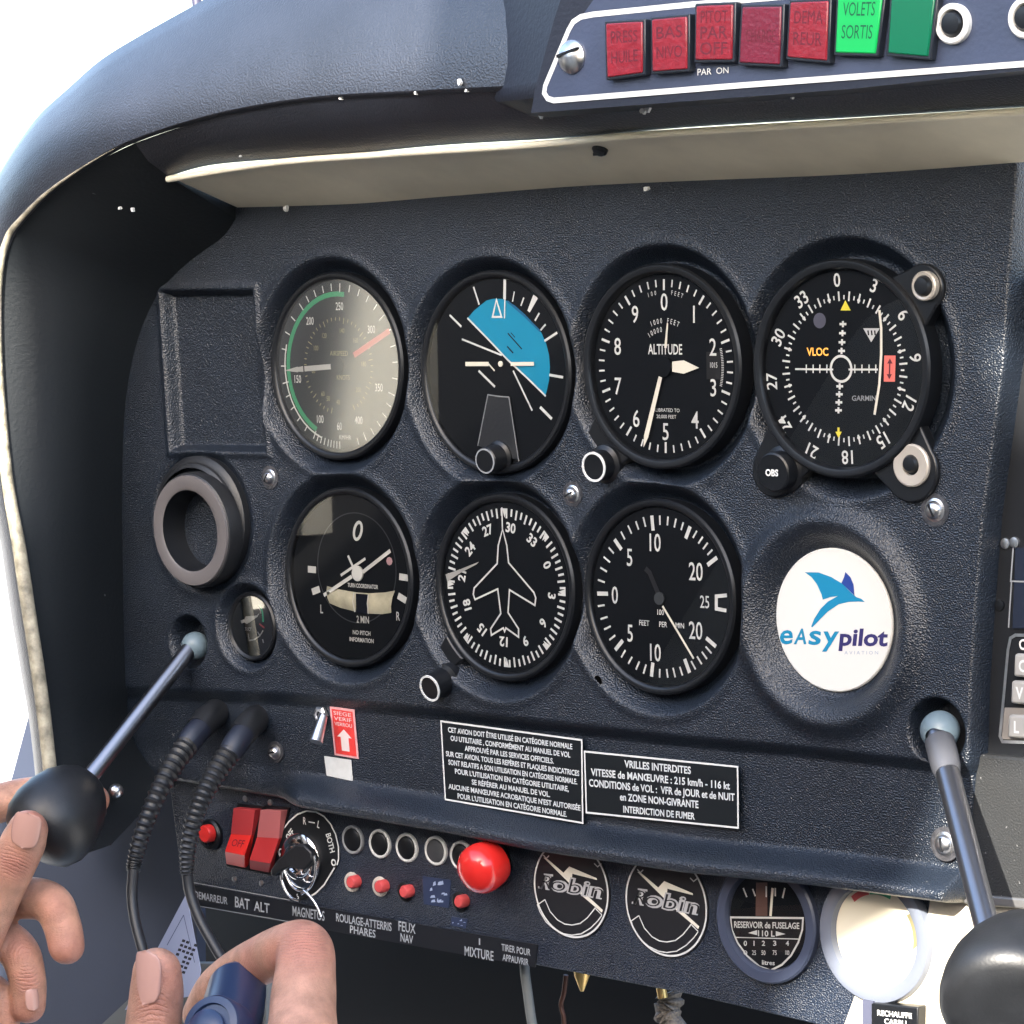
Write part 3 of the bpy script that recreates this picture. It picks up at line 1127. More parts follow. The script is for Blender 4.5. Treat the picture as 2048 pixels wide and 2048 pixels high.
b.sheet(z((1073, 925), (1092, 888), (1054, 888)), 0.42)
b.build("flag_arrow", REDD, fl)
b = MB()
b.sheet(z((885, 560), (1003, 560), (942, 660)), 0.3)
tf = b.build("to_from_flag", mat("flag_grey", (0.5, 0.5, 0.5), 0.6), T.e)
b = MB()
for x in (920, 945, 968):
    b.stroke(z((x, 575), (x + 4, 610)), 0.7, 0.4)
b.build("flag_stripes", DIAL, tf)
b = MB()
q = z((572, 505))[0]
b.ringflat(q[0], q[1], 0, 3.0, 0.2, n=24)
b.build("sensor_dot", mat("dot_grey", (0.07, 0.07, 0.10), 0.5), T.e)
b = MB()
quad_text(b, "GARMIN", [T.L(ZV[0] + x * ZV[2], ZV[1] + y * ZV[2], hv) for x, y in ((803, 1078), (975, 1078), (975, 1040), (803, 1040))], 0.2, bold=0.02)
b.build("maker_lettering", DIM, T.e)
for (u, v, lw, re, kind) in ((1548, 942, 14, 10.5, 0), (1822, 940, 15, 12.5, 1), (1846, 577, 13, 9.5, 2)):
    c = T.L(u, v, hv)
    lug(T, c[0], c[1], 38, math.degrees(math.atan2(c[0], c[1])), lw, -5, 0.8, re)
kb = knob(T, 1545, 945, 9.0, 7.6, rim=None, base=1.25)
c = T.L(1544, 945, 9.05)
b = MB()
put_text(b, "OBS", c[0], c[1], 2.6, c[2] + 0.15, xs=0.95, bold=0.04)
b.build("knob_lettering", WHITE, kb)
BEIGE = mat("beige_metal", (0.42, 0.38, 0.33), 0.4, metal=0.3)
c = T.L(1823, 931, 3.0)
b = MB()
b.lathe([(8.2, -2), (8.2, 0.4), (7.6, 0.9), (3.8, 0.6), (3.6, -1.0)], c, n=48)
w_ = b.build("washer", BEIGE, T.e)
b = MB()
b.lathe([(3.5, -1.5), (3.5, 0.8), (2.6, 2.0), (0, 2.4)], (c[0], c[1] + 0.7, c[2]), n=32)
b.build("screw", BLACK, w_)
c = T.L(1849, 572, 4.0)
b = MB()
b.lathe([(5.6, -3), (5.6, 0.5), (5.0, 1.0), (4.1, 0.8), (3.9, -0.4)], c, n=40)
w_ = b.build("washer", BEIGE, T.e)
b = MB()
b.lathe([(3.9, -2), (3.9, 1.2), (3.0, 2.6), (0, 3.0)], c, n=32)
b.build("screw", BLACK, w_)

# turn coordinator
T, R = gauge('tc', "turn_coordinator", "turn coordinator with small white aeroplane banked left above a pale slip tube", "turn coordinator", gm=GLASSM)
ZT = (580, 980, .18118)
ht = GP['tc'][2]
z = lambda *p: T.zp(ZT, p, ht)
b = MB()
for p0, p1 in (((200, 873), (290, 882)), ((247, 1125), (330, 1092)), ((1208, 955), (1305, 972)), ((1195, 1165), (1285, 1222))):
    b.stroke(z(p0, p1), 3.0, 0.15)
for s_, p, cap in (("L", (352, 1310), 4.0), ("R", (1195, 1390), 4.0), ("2 MIN", (805, 1428), 3.2)):
    q = z(p)[0]
    put_text(b, s_, q[0], q[1], cap, MZ, xs=0.7, bold=0.01)
for s_, y, w in (("D.C. ELEC", 0, 0),):
    pass
q = z((805, 1058))[0]
put_text(b, "TURN COORDINATOR", q[0], q[1], 1.9, MZ, width=19, bold=0.02)
q = z((792, 1575))[0]
put_text(b, "NO PITCH", q[0], q[1], 1.9, MZ, width=11, bold=0.02)
q = z((792, 1655))[0]
put_text(b, "INFORMATION", q[0], q[1], 1.9, MZ, width=15, bold=0.02)
b.build("dial_markings", WHITE, T.e)
b = MB()
b.arc(*z((735, 860))[0], 24.5, 0, 360, 0.5, 0.1, n=80)
b.build("inner_ring", mat("ring_grey", (0.03, 0.033, 0.04), 0.4), T.e)
b = MB()
q = z((752, 450))[0]
ring = []
for i in range(24):
    t = 2 * math.pi * i / 24
    a, c_ = 2.2 * math.cos(t), 4.0 * math.sin(t)
    ring.append((q[0] + a * 0.94 + c_ * 0.34, q[1] - a * 0.34 + c_ * 0.94))
b.stroke(ring, 1.4, 0.2, closed=True)
b.build("power_flag", WHITE, T.e)
b = MB()
b.stroke(z((390, 1160), (700, 952)), 1.7, 1.0)
b.stroke(z((820, 905), (1125, 668)), 1.7, 1.0)
b.stroke(z((578, 940), (850, 755)), 1.2, 1.02)
b.stroke(z((658, 722), (712, 845)), 1.2, 1.02)
q = z((760, 920))[0]
b.lathe([(3.4, 0.4), (3.4, 1.1), (0, 1.3)], (q[0], q[1], 0), n=32)
b.build("miniature_aeroplane", WHITE, T.e)
b = MB()
q = z((1100, 785))[0]
b.ringflat(q[0], q[1], 0, 1.9, 0.2, n=8)
b.build("warning_dot", mat("dot_pink", (0.5, 0.3, 0.32), 0.6), T.e)
TUBEM = mat("slip_tube_glass", (0.50, 0.47, 0.36), 0.2, var=0.25, vscale=90)
b = MB()
up = [(410, 1060), (560, 1100), (735, 1130), (880, 1140), (1050, 1130), (1160, 1110)]
dn = [(440, 1250), (560, 1300), (735, 1345), (880, 1365), (1020, 1370), (1120, 1355)]
rows = [[], [], [], []]
for p, q in zip(up, dn):
    for i, (t, hz) in enumerate(((0, 0.1), (0.3, 1.0), (0.7, 1.0), (1, 0.1))):
        w_ = z((p[0] + (q[0] - p[0]) * t, p[1] + (q[1] - p[1]) * t))[0]
        rows[i].append((w_[0], w_[1], hz))
b.loft(rows)
tb = b.build("slip_tube", TUBEM, T.e, angle=70)
b = MB()
c0, c1 = z((745, 1140))[0], z((880, 1150))[0]
d0, d1 = z((745, 1345))[0], z((870, 1365))[0]
b.sheet([c0, c1, d1, d0], 1.1)
bl = b.build("slip_ball", mat("ball_black", (0.01, 0.012, 0.02), 0.15), tb)
b = MB()
b.stroke(z((725, 1130), (712, 1230), (735, 1345)), 0.5, 1.15)
b.stroke(z((885, 1150), (872, 1250), (885, 1365)), 0.5, 1.15)
b.build("tube_line", WHITE, tb)

# directional gyro
T, R = gauge('dg', "directional_gyro", "heading gyro with white aeroplane outline inside a numbered compass card", "heading indicator", glz=1.6)
ZD = (674, 674, .3623)
hd = GP['dg'][2]
z = lambda *p: T.zp(ZD, p, hd)
b = MB()
cx0, cy0 = z((932, 1385))[0]
R0 = 34.0
for i in range(72):
    a = i * 5 + 2.0
    b.tick(cx0, cy0, a, R0 - (4.2 if i % 2 == 0 else 3.2), R0, 0.95, MZ)
for i in range(8):
    a = math.radians(i * 45)
    b.sheet([(cx0 + R0 * math.sin(a - .04), cy0 + R0 * math.cos(a - .04)), (cx0 + R0 * math.sin(a + .04), cy0 + R0 * math.cos(a + .04)), (cx0 + (R0 - 4) * math.sin(a), cy0 + (R0 - 4) * math.cos(a))], MZ + .03)
for s_, p, rot in (("30", (960, 1052), 8), ("27", (832, 1065), -20), ("24", (735, 1168), -45), ("21", (690, 1318), -78), ("18", (718, 1478), 254), ("15", (800, 1615), 222),
                   ("12", (920, 1683), 183), ("9", (1042, 1680), 160), ("6", (1140, 1580), 130), ("3", (1188, 1430), 96), ("0", (1162, 1258), 65), ("33", (1078, 1120), 36)):
    q = z(p)[0]
    put_text(b, s_, q[0], q[1], 4.2, MZ, rot=rot, xs=1.0, bold=0.03)
b.build("compass_card", WHITE, T.e)
b = MB()
pl = [(922, 1060), (945, 1150), (955, 1245), (1095, 1410), (1105, 1440), (1100, 1480), (960, 1395), (952, 1520), (1010, 1610), (1010, 1655), (940, 1605), (933, 1625), (926, 1605), (860, 1645),
      (856, 1610), (912, 1525), (895, 1390), (770, 1448), (760, 1420), (765, 1385), (892, 1250), (898, 1150)]
b.stroke(z(*pl), 0.75, 0.9, closed=True)
b.stroke(z((918, 940), (921, 1060)), 0.7, 0.9)
b.build("aeroplane_outline", WHITE, T.e)
b = MB()
b.sheet(z((605, 1310), (690, 1280), (790, 1240), (775, 1255), (690, 1300), (615, 1350)), 0.7)
b.build("heading_bug", mat("bug_grey", (0.35, 0.34, 0.32), 0.5), T.e)
c = T.L(885, 1335, hd)
lug(T, c[0], c[1], 38, math.degrees(math.atan2(c[0], c[1])), 7, 0, 3.2, 4.5)
knob(T, 859, 1377, 8.0, 5.9, rim=WHITE, ax=(-0.05, -0.25, 1), hl=12)

# vertical speed indicator
T, R = gauge('vsi', "vertical_speed_indicator", "climb rate dial reading 0 at left with thin pale needle pointing down right", "vertical speed indicator")
ZS = (1160, 1000, .2071)
hs = GP['vsi'][2]
z = lambda *p: T.zp(ZS, p, hs)
b = MB()
cx0, cy0 = z((780, 930))[0]
c_ = z((780, 930))[0]


def vt(p0, p1, w):
    b.stroke(z(p0, p1), w, MZ)


for p0, p1 in (((695, 150), (708, 295)), ((1065, 255), (1022, 372)), ((1325, 555), (1232, 628)), ((168, 903), (272, 905)), ((335, 380), (402, 478)), ((342, 1448), (415, 1355)),
               ((705, 1570), (692, 1705)), ((1012, 1535), (1060, 1668)), ((1220, 1332), (1315, 1415))):
    vt(p0, p1, 1.7)
for p0, p1 in (((772, 150), (774, 240)), ((852, 160), (845, 245)), ((930, 180), (912, 265)), ((1000, 215), (978, 290)), ((1130, 298), (1092, 365)), ((1188, 355), (1145, 420)),
               ((1235, 412), (1190, 475)), ((1280, 480), (1232, 530)), ((612, 165), (635, 258)), ((540, 205), (568, 285)), ((465, 245), (500, 325)), ((397, 305), (435, 380)),
               ((278, 458), (328, 515)), ((230, 548), (292, 602)), ((198, 652), (262, 692)), ((175, 770), (242, 795)), ((175, 1025), (240, 1015)), ((200, 1150), (268, 1128)),
               ((235, 1250), (298, 1218)), ((285, 1352), (342, 1305)), ((440, 1450), (400, 1520)), ((505, 1515), (468, 1582)), ((575, 1560), (542, 1638)), ((640, 1588), (615, 1675)),
               ((772, 1632), (770, 1715)), ((838, 1632), (850, 1715)), ((900, 1620), (922, 1712)), ((965, 1610), (992, 1695)), ((1075, 1555), (1118, 1635)), ((1132, 1510), (1178, 1585)),
               ((1178, 1465), (1228, 1535)), ((1215, 1415), (1272, 1480))):
    vt(p0, p1, 0.8)
for s_, p, cap in (("10", (727, 405), 7.6), ("5", (480, 548), 7.4), ("20", (1120, 685), 7.6), ("0", (338, 912), 7.4), ("5", (485, 1280), 7.4), ("10", (730, 1468), 7.4), ("20", (1118, 1255), 7.4),
                   ("25", (1205, 980), 5.2)):
    q = z(p)[0]
    put_text(b, s_, q[0], q[1], cap, MZ, xs=0.72, bold=0.006)
b.stroke(z((1420, 920), (1318, 930), (1318, 1050), (1415, 1068)), 1.5, MZ)
for s_, p in (("100", (780, 1082)), ("FEET", (622, 1185)), ("PER", (805, 1200)), ("MIN", (965, 1210))):
    q = z(p)[0]
    put_text(b, s_, q[0], q[1], 2.3, MZ, xs=0.85, bold=0.01)
b.build("dial_markings", WHITE, T.e)
b = MB()
b.stroke(z((812, 1022), (1113, 1530)), 0.95, 1.0)
b.build("pointer", CREAMPT, T.e)
b = MB()
q = z((780, 950))[0]
b.lathe([(2.6, 0.3), (2.6, 1.2), (0, 1.4)], (q[0], q[1], 0), n=32)
b.build("pointer_hub", DIALG, T.e)
b = MB()
b.stroke(z((780, 940), (680, 700), (640, 660)), 2.2, 0.6)
b.build("pointer_tail", mat("tail_black", (0.012, 0.012, 0.015), 0.4), T.e)

# round white cover with the club badge
u, v, h, R = GP['plug']
T = Thing("round_badge", "white round badge with blue bird and easypilot lettering set in a raised black ring", "badge", u, v, h)
b = MB()
b.lathe([(R, -2), (R, 0.2), (R - 0.5, 0.7), (0, 0.7)], n=96)
b.build("disc", mat("badge_white", (0.58, 0.57, 0.535), 0.5), T.e)
ZP = (1348, 674, .3623)
z = lambda *p: T.zp(ZP, p, h + 0.7)
b = MB()
b.sheet(z((722, 1298), (800, 1300), (870, 1325), (930, 1362), (985, 1418), (1010, 1437), (1035, 1445), (1055, 1463), (1020, 1460), (965, 1462), (910, 1475), (850, 1515), (805, 1560), (765, 1602), (758, 1598),
          (775, 1555), (810, 1500), (850, 1460), (905, 1430), (865, 1435), (822, 1450), (815, 1420), (790, 1365), (760, 1325)), 0.82)
b.build("bird", mat("badge_cyan", (0.002, 0.18, 0.33), 0.5), T.e)
b = MB()
b.sheet(z((947, 1297), (975, 1325), (992, 1365), (998, 1428), (975, 1405), (925, 1358), (940, 1325)), 0.84)
b.build("bird_wing", mat("badge_navy", (0.012, 0.04, 0.22), 0.5), T.e)
b = MB()
for ch, x0, x1, y0, y1 in (("e", 588, 660, 1692, 1578), ("A", 668, 738, 1694, 1606), ("s", 748, 815, 1696, 1582), ("y", 824, 912, 1698, 1584)):
    quad_text(b, ch, [T.L(ZP[0] + x * ZP[2], ZP[1] + y * ZP[2], h + .7) for x, y in ((x0 - 6, y0), (x1 - 6, y0), (x1 + 6, y1), (x0 + 6, y1))], 0.12, bold=0.018)
b.build("easy_lettering", MATS["badge_cyan"], T.e)
quad = [T.L(ZP[0] + x * ZP[2], ZP[1] + y * ZP[2], h + .7) for x, y in ((912, 1700), (1178, 1704), (1188, 1608), (922, 1606))]
b = MB()
quad_text(b, "pilot", quad, 0.12, bold=0.03)
b.build("pilot_lettering", mat("badge_purple", (0.02, 0.015, 0.10), 0.5), T.e)
quad = [T.L(ZP[0] + x * ZP[2], ZP[1] + y * ZP[2], h + .7) for x, y in ((942, 1752), (1128, 1752), (1128, 1732), (942, 1732))]
b = MB()
quad_text(b, "A V I A T I O N", quad, 0.12)
b.build("aviation_lettering", mat("badge_grey", (0.25, 0.3, 0.4), 0.5), T.e)

# ------------------------------------------------------------------ small fittings on the panel
RUB = mat("rubber_black", (0.010, 0.011, 0.013), 0.44, bump=0.12, bscale=900, spec=0.5, var=0.3, vscale=60)
RINGG = mat("vent_ring_grey", (0.115, 0.105, 0.105), 0.4)
T = Thing("air_vent", "black round eyeball air vent with grey ring beside the left wall", "air vent", 405, 1043)
b = MB()
b.lathe([(30.5, -2), (30.5, 2.0), (29, 3.4), (27.5, 3.8), (27, 5.0), (25.2, 6.0)], n=72)
b.build("vent_body", RUB, T.e)
c = T.L(378, 1060, 12)
ax = (-0.02, -0.05, 1)
o_ = (c[0] * 0.96, c[1] * 0.96, 0)
b = MB()
b.lathe([(26.8, 3.0), (26.8, 8), (26.2, 10.0), (25.6, 10.4)], o_, ax, n=72)
nb = b.build("vent_neck", RUB, T.e)
b = MB()
b.lathe([(25.6, 10.2), (25.2, 11.4), (20.0, 11.9), (18.8, 11.2)], o_, ax, n=72)
b.build("vent_ring", RINGG, T.e)
b = MB()
b.lathe([(18.8, 11.2), (18.4, 4), (17.5, -4.0), (0, -5)], o_, ax, n=64)
b.build("vent_throat", mat("throat_black", (0.004, 0.005, 0.007), 0.5), T.e)

T = Thing("suction_gauge", "tiny round suction gauge with green arc and pale glare, below the air vent", "small gauge", 507, 1252, -3.5)
ZG = (440, 1160, .0931)
z = lambda *p: T.zp(ZG, p, -3.5)
b = MB()
b.lathe([(15.8, -3), (15.8, 1.0), (15, 1.8), (13.9, 1.2), (13.6, 0)], n=56)
b.build("bezel", BLACK, T.e)
b = MB()
b.lathe([(13.7, 0), (0, 0)], n=56)
b.build("dial", DIAL, T.e)
b = MB()
b.sheet(z((460, 870), (540, 840), (570, 780), (810, 760), (870, 700), (820, 790), (600, 945), (540, 910), (480, 930)), 0.5)
b.build("pointer", WHITE, T.e)
b = MB()
b.stroke(z((850, 530), (915, 680), (930, 900)), 1.1, MZ)
b.build("green_arc", mat("gauge_green", (0.03, 0.55, 0.28), 0.5), T.e)
b = MB()
b.stroke(z((820, 580), (870, 650), (880, 720)), 0.5, MZ + .02)
b.stroke(z((610, 1150), (630, 1300), (740, 1280), (860, 1200), (930, 1080)), 0.6, MZ)
b.stroke(z((810, 1110), (870, 1210)), 0.6, MZ)
b.stroke(z((920, 1270), (940, 1350)), 0.7, MZ)
q = z((610, 1050))[0]
put_text(b, "SUCT", q[0], q[1], 1.6, MZ, bold=.02)
b.build("dial_markings", WHITE, T.e)
b = MB()
b.stroke(z((850, 940), (960, 1030)), 0.8, MZ)
b.build("red_mark", REDM, T.e)
b = MB()
b.lathe([(13.8, 1.0), (0, 1.05)], n=56)
b.build("glass", glass("glass_mirrorlike", 9.0, 0.02), T.e)

# ------------------------------------------------------------------ throttle levers
RODM = mat("rod_steel", (0.27, 0.275, 0.30), 0.30, metal=1.0)
BALLM = mat("grommet_grey", (0.12, 0.165, 0.19), 0.4)


def throttle(name, label, base, hb, end, he, r, knob_c, kh, kr, prof, rb, sleeve=True):
    T = Thing(name, label, "throttle lever", base[0], base[1], hb, group="throttle levers")
    p0, p1 = Vector((0, 0, 0)), Vector(T.L(end[0], end[1], he))
    b = MB()
    b.lathe([(0, -rb)] + [(rb * math.sin(t), -rb * math.cos(t)) for t in np.linspace(0.2, 2.6, 14)], (0, 0, -2), (p1 - p0).normalized() * 0.5 + Vector((0, 0, 0.6)), n=32)
    b.build("ball_grommet", BALLM, T.e)
    b = MB()
    b.tube([p0, p1 + (p1 - p0) * 0.1], r, n=28)
    b.build("rod", RODM, T.e)
    if sleeve:
        d = (p1 - p0).normalized()
        b = MB()
        b.tube([d * 6, d * 14, d * 20, d * 23], [r * 1.25, r * 1.25, r * 1.2, r * 1.05], n=28)
        b.build("rod_sleeve", mat("sleeve_grey", (0.05, 0.052, 0.06), 0.4), T.e)
    d = (p1 - p0).normalized()
    kc = Vector(T.L(knob_c[0], knob_c[1], kh))
    b = MB()
    b.lathe(prof, kc, d if kr is None else kr, n=56)
    b.build("knob", RUB, T.e)
    return T


def ellprof(rx, rz, k=18, p=2.0):
    out = []
    for i in range(k + 1):
        t = math.pi * i / k
        s_, c_ = math.sin(t), -math.cos(t)
        out.append((rx * abs(s_) ** (2 / p), rz * math.copysign(abs(c_) ** (2 / p), c_)))
    return out


throttle("throttle_lever", "throttle lever at far left, its black knob pinched by the left hand", (384, 1292), -1, (178, 1556), 62, 3.9, (112, 1636), 82, None,
         [(0, -26), (5, -25.6), (9, -24), (13, -20.5), (17, -15), (20, -7), (21.3, 1), (20.6, 8), (17.8, 13.5), (13, 16.6), (7, 18.2), (0, 18.6)], 6.5, sleeve=False)
throttle("throttle_lever", "throttle lever at lower right with bright steel rod and big free black knob", (1874, 1462), 3, (1968, 1832), 56, 4.6, (2027, 1990), 74, (0.42, -0.42, 0.80),
         [(0, -42), (5, -41.5), (8.5, -39), (12, -34), (16.5, -27), (20.8, -19), (23.8, -11), (25.2, -4), (25.6, 2), (25.2, 6), (23.6, 9.5), (20.0, 11.6), (14.0, 12.6), (7.0, 13.2), (0, 13.4)], 7.6)

# ------------------------------------------------------------------ headset leads
CORDM = mat("cord_black", (0.012, 0.014, 0.018), 0.45)


def headset(label, jack, collar, coil, cord):
    """each point: u, v, h"""
    T = Thing("headset_lead", label, "headset lead", jack[0][0], jack[0][1], 0, group="headset leads")
    P_ = lambda q: T.L(*q)
    b = MB()
    b.tube([P_(q) for q in jack], [6.6, 6.5, 6.2][:len(jack)], n=24)
    b.build("jack_plug", RUB, T.e)
    b = MB()
    b.tube([P_(q) for q in collar], [5.7, 5.9, 5.5], n=24)
    b.build("plug_collar", mat("collar_blue_black", (0.010, 0.013, 0.024), 0.4), T.e)
    pts = catmull([P_(q) for q in coil], 14)
    rr = []
    n = len(pts)
    for i in range(n):
        rr.append((4.9 - 2.0 * i / n) * (1.0 + 0.13 * (1 if i % 3 == 0 else -0.4)))
    b = MB()
    b.tube(pts, rr, n=20)
    b.build("strain_relief", RUB, T.e, angle=20)
    pts = catmull([P_(q) for q in cord], 8)
    b = MB()
    b.tube(pts, 2.5, n=14)
    b.build("cord", CORDM, T.e)


headset("left headset lead whose cord hangs over the open sidewall", ((433, 1425, -3), (412, 1440, 8), (398, 1458, 14)), ((402, 1455, 13), (385, 1474, 19), (374, 1490, 22)),
        ((378, 1486, 21), (345, 1532, 34), (312, 1596, 46), (285, 1665, 54), (270, 1720, 58), (267, 1742, 60)), ((267, 1738, 60), (264, 1790, 62), (270, 1840, 64), (284, 1895, 66), (292, 1930, 66), (300, 2060, 66)))
headset("right headset lead whose cord runs down past the paper card", ((512, 1438, -3), (497, 1452, 8), (483, 1470, 14)), ((487, 1466, 13), (471, 1488, 19), (460, 1506, 22)),
        ((463, 1500, 21), (432, 1545, 32), (403, 1600, 42), (384, 1655, 48), (374, 1710, 50), (374, 1748, 50)), ((374, 1744, 50), (380, 1785, 50), (398, 1835, 50), (425, 1885, 50), (450, 1925, 50), (500, 1990, 50)))

# ------------------------------------------------------------------ toggle, stickers, placards
T = Thing("toggle_switch", "small steel toggle switch left of the red sticker, flicked downward", "switch", 644, 1430, -4)
b = MB()
b.lathe([(4.2, 0), (4.2, 1.5), (3.4, 2.2), (2.2, 2.6), (1.8, 1.6)], n=6)
b.build("hex_nut", STEEL, T.e, smooth=False)
b = MB()
b.tube([(0, 0, 0), Vector(T.L(646, 1436, 4)), Vector(T.L(632, 1484, 10))], [1.8, 2.0, 3.0], n=20)
b.build("bat", STEEL, T.e)


def sticker(name, label, cat, corners, h, m, th=0.25):
    us = sum(c[0] for c in corners) / 4
    vs_ = sum(c[1] for c in corners) / 4
    T = Thing(name, label, cat, us, vs_, h)
    quad = [T.L(c[0], c[1], h) for c in corners]        # bl, br, tr, tl
    b = MB()
    b.poly([q[:2] for q in quad], 0, th)
    b.build("plate", m, T.e)
    T.q = [(q[0], q[1], th) for q in quad]
    return T


T = sticker("warning_sticker", "red warning sticker with white arrow pointing up, beside the toggle switch", "sticker", ((670, 1510), (718, 1518), (709, 1419), (660, 1412)), -4.0, mat("sticker_pink", (0.60, 0.30, 0.30), 0.6))
b = MB()
q = subquad(T.q, .07, .93, .04, .95)
b.sheet([p[:2] for p in q], 0.3)
b.build("red_field", mat("sticker_red", (0.58, 0.035, 0.03), 0.55, var=0.15, vscale=300), T.e)
b = MB()
for p in [[(0.5, 0.56), (0.80, 0.40), (0.66, 0.40), (0.66, 0.12), (0.34, 0.12), (0.34, 0.40), (0.2, 0.40)]]:
    pts = [subquad(T.q, x, 1, y, 1)[0][:2] for x, y in p]
    b.sheet(pts, 0.36)
for i, s_ in enumerate(("SIEGE", "VERIF", "VERROU")):
    quad_text(b, s_, subquad(T.q, .14, .86, .84 - i * .11, .92 - i * .11), 0.14)
b.build("arrow_and_lettering", mat("sticker_white", (0.62, 0.52, 0.50), 0.6), T.e)
T = sticker("blank_label", "small blank white label under the red warning sticker", "label", ((654, 1551), (706, 1562), (703, 1520), (649, 1512)), -4.0, mat("label_white", (0.52, 0.52, 0.50), 0.6, var=0.08, vscale=200))


def placard(label, corners, lines, h=-2.6, spans=None):
    T = sticker("placard", label, "placard", corners, h, mat("placard_black", (0.006, 0.008, 0.010), 0.5, spec=0.3), 0.5)
    b = MB()
    b.stroke([q[:2] for q in subquad(T.q, .006, .994, .012, .988)], 0.75, 0.6, closed=True)
    b.build("white_border", WHITE, T.e)
    b = MB()
    for (x0, x1, y0, y1), s_ in lines:
        quad_text(b, s_, subquad(T.q, x0, x1, y0, y1), 0.12, bold=0.022)
    b.build("lettering", mat("placard_white", (0.55, 0.57, 0.57), 0.6), T.e)
    return T


L1 = ["CET AVION DOIT ÊTRE UTILISÉ EN CATÉGORIE NORMALE", "OU UTILITAIRE , CONFORMÉMENT AU MANUEL DE VOL", "APPROUVÉ PAR LES SERVICES OFFICIELS.", "SUR CET AVION, TOUS LES REPÈRES ET PLAQUES INDICATRICES",
      "SONT RELATIFS A SON UTILISATION EN CATÉGORIE NORMALE.", "POUR L'UTILISATION EN CATÉGORIE UTILITAIRE,", "SE RÉFÉRER AU MANUEL DE VOL.", "AUCUNE MANŒUVRE ACROBATIQUE N'EST AUTORISÉE", "POUR L'UTILISATION EN CATÉGORIE NORMALE."]
sp = [(.055, .93), (.07, .915), (.17, .80), (.03, .975), (.045, .96), (.09, .90), (.21, .77), (.035, .98), (.10, .885)]
placard("larger black placard with nine white lines of French text, left of the two", ((891, 1600), (1169, 1648), (1167, 1478), (882, 1440)),
        [((sp[i][0], sp[i][1], .865 - i * .1015, .930 - i * .1015), L1[i]) for i in range(9)])
placard("smaller black placard starting VRILLES INTERDITES, right of the two", ((1173, 1626), (1480, 1657), (1479, 1532), (1169, 1501)),
        [((.27, .70, .80, .92), "VRILLES INTERDITES"), ((.045, .945, .615, .735), "VITESSE de MANŒUVRE : 215 km/h - 116 kt"), ((.03, .975, .44, .56), "CONDITIONS de VOL :  VFR de JOUR et de NUIT"),
         ((.235, .745, .265, .385), "en ZONE NON-GIVRANTE"), ((.255, .72, .075, .185), "INTERDICTION DE FUMER")], h=-2.3)

# ------------------------------------------------------------------ lower sub panel
HS = -10.0
TS = Thing("switch_panel", "dark painted lower switch panel set back beneath the main panel's rolled lip", "switch panel", 900, 1760, HS)
b = MB()
sp_ = [(330, 1500), (2150, 1720), (2150, 2140), (1638, 2050), (1374, 1988), (1076, 1931), (700, 1866), (386, 1810), (366, 1780)]
b.poly([TS.L2(*q, HS) for q in sp_], -2.0, 0)
b.build("panel_sheet", SUB, TS.e, bevel=0.6)
b = MB()
b.poly([TS.L2(*q, HS) for q in ((384, 1768), (700, 1824), (1077, 1889), (1072, 1934), (700, 1868), (389, 1811))], 0.05, 0.8)
st = b.build("label_strip", mat("strip_black", (0.008, 0.010, 0.014), 0.4), TS.e)
b = MB()


def lab(s_, u0, v0, u1, v1, h_px, mb, slope=0.165):
    q = [TS.L(u0, v0 + h_px / 2, HS), TS.L(u1, v1 + h_px / 2, HS), TS.L(u1, v1 - h_px / 2, HS), TS.L(u0, v0 - h_px / 2, HS)]
    quad_text(mb, s_, q, 0.95, bold=0.01)


lab("DEMARREUR", 392, 1788, 458, 1801, 15, b)
lab("BAT", 473, 1802, 502, 1808, 22, b)
lab("ALT", 511, 1810, 542, 1816, 20, b)
lab("MAGNETOS", 588, 1820, 652, 1831, 20, b)
lab("ROULAGE-ATTERRIS", 675, 1833, 786, 1853, 17, b)
lab("PHARES", 703, 1857, 754, 1867, 16, b)
lab("FEUX", 800, 1850, 834, 1857, 20, b)
lab("NAV", 804, 1873, 829, 1879, 17, b)
lab("MIXTURE", 932, 1900, 990, 1911, 20, b)
lab("TIRER POUR", 1006, 1893, 1064, 1904, 14, b)
lab("APPAUVRIR", 1008, 1913, 1060, 1924, 14, b)
b.stroke([TS.L2(962, 1876, HS), TS.L2(962, 1889, HS)], 0.8, 0.95)
b.build("strip_lettering", mat("strip_white", (0.34, 0.36, 0.38), 0.6), st)
b = MB()
b.stroke([TS.L2(*q, HS) for q in ((387, 1765), (580, 1800))], 0.5, 0.12)
b.stroke([TS.L2(*q, HS) for q in ((392, 1810), (600, 1846))], 0.4, 0.9)
b.build("strip_edge_line", DIM, TS.e)
for u, v in ((491, 1597), (541, 1605), (470, 1758), (524, 1766)):
    c = TS.L(u, v, HS)
    b = MB()
    b.lathe([(1.5, 0), (1.4, 0.6), (0, 1.0)], c, n=16)
    b.build("rivet", STEEL, TS.e)

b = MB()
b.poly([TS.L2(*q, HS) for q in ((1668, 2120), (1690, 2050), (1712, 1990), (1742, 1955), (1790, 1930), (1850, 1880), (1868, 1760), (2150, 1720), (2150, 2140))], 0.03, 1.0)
b.build("sun_patch_plate", mat("sun_patch_cream", (0.55, 0.50, 0.40), 0.5, var=0.15, vscale=120), TS.e, bevel=0.4)  # pale plate added so the corner glares; left edge follows the sunlight's boundary

T = Thing("push_button", "red push button in black collar, leftmost on the switch panel", "push button", 424, 1669, HS)
b = MB()
b.lathe([(7.5, 0), (7.5, 1.6), (6.6, 2.6), (5.2, 2.8)], n=40)
b.build("collar", BLACK, T.e)
c = T.L(411, 1666, HS + 6)
b = MB()
b.lathe([(4.2, 0), (4.2, 5.6), (3.6, 6.4), (0, 6.8)], (c[0] * .7, c[1] * .7, 0), n=36)
b.build("button", RED, T.e)


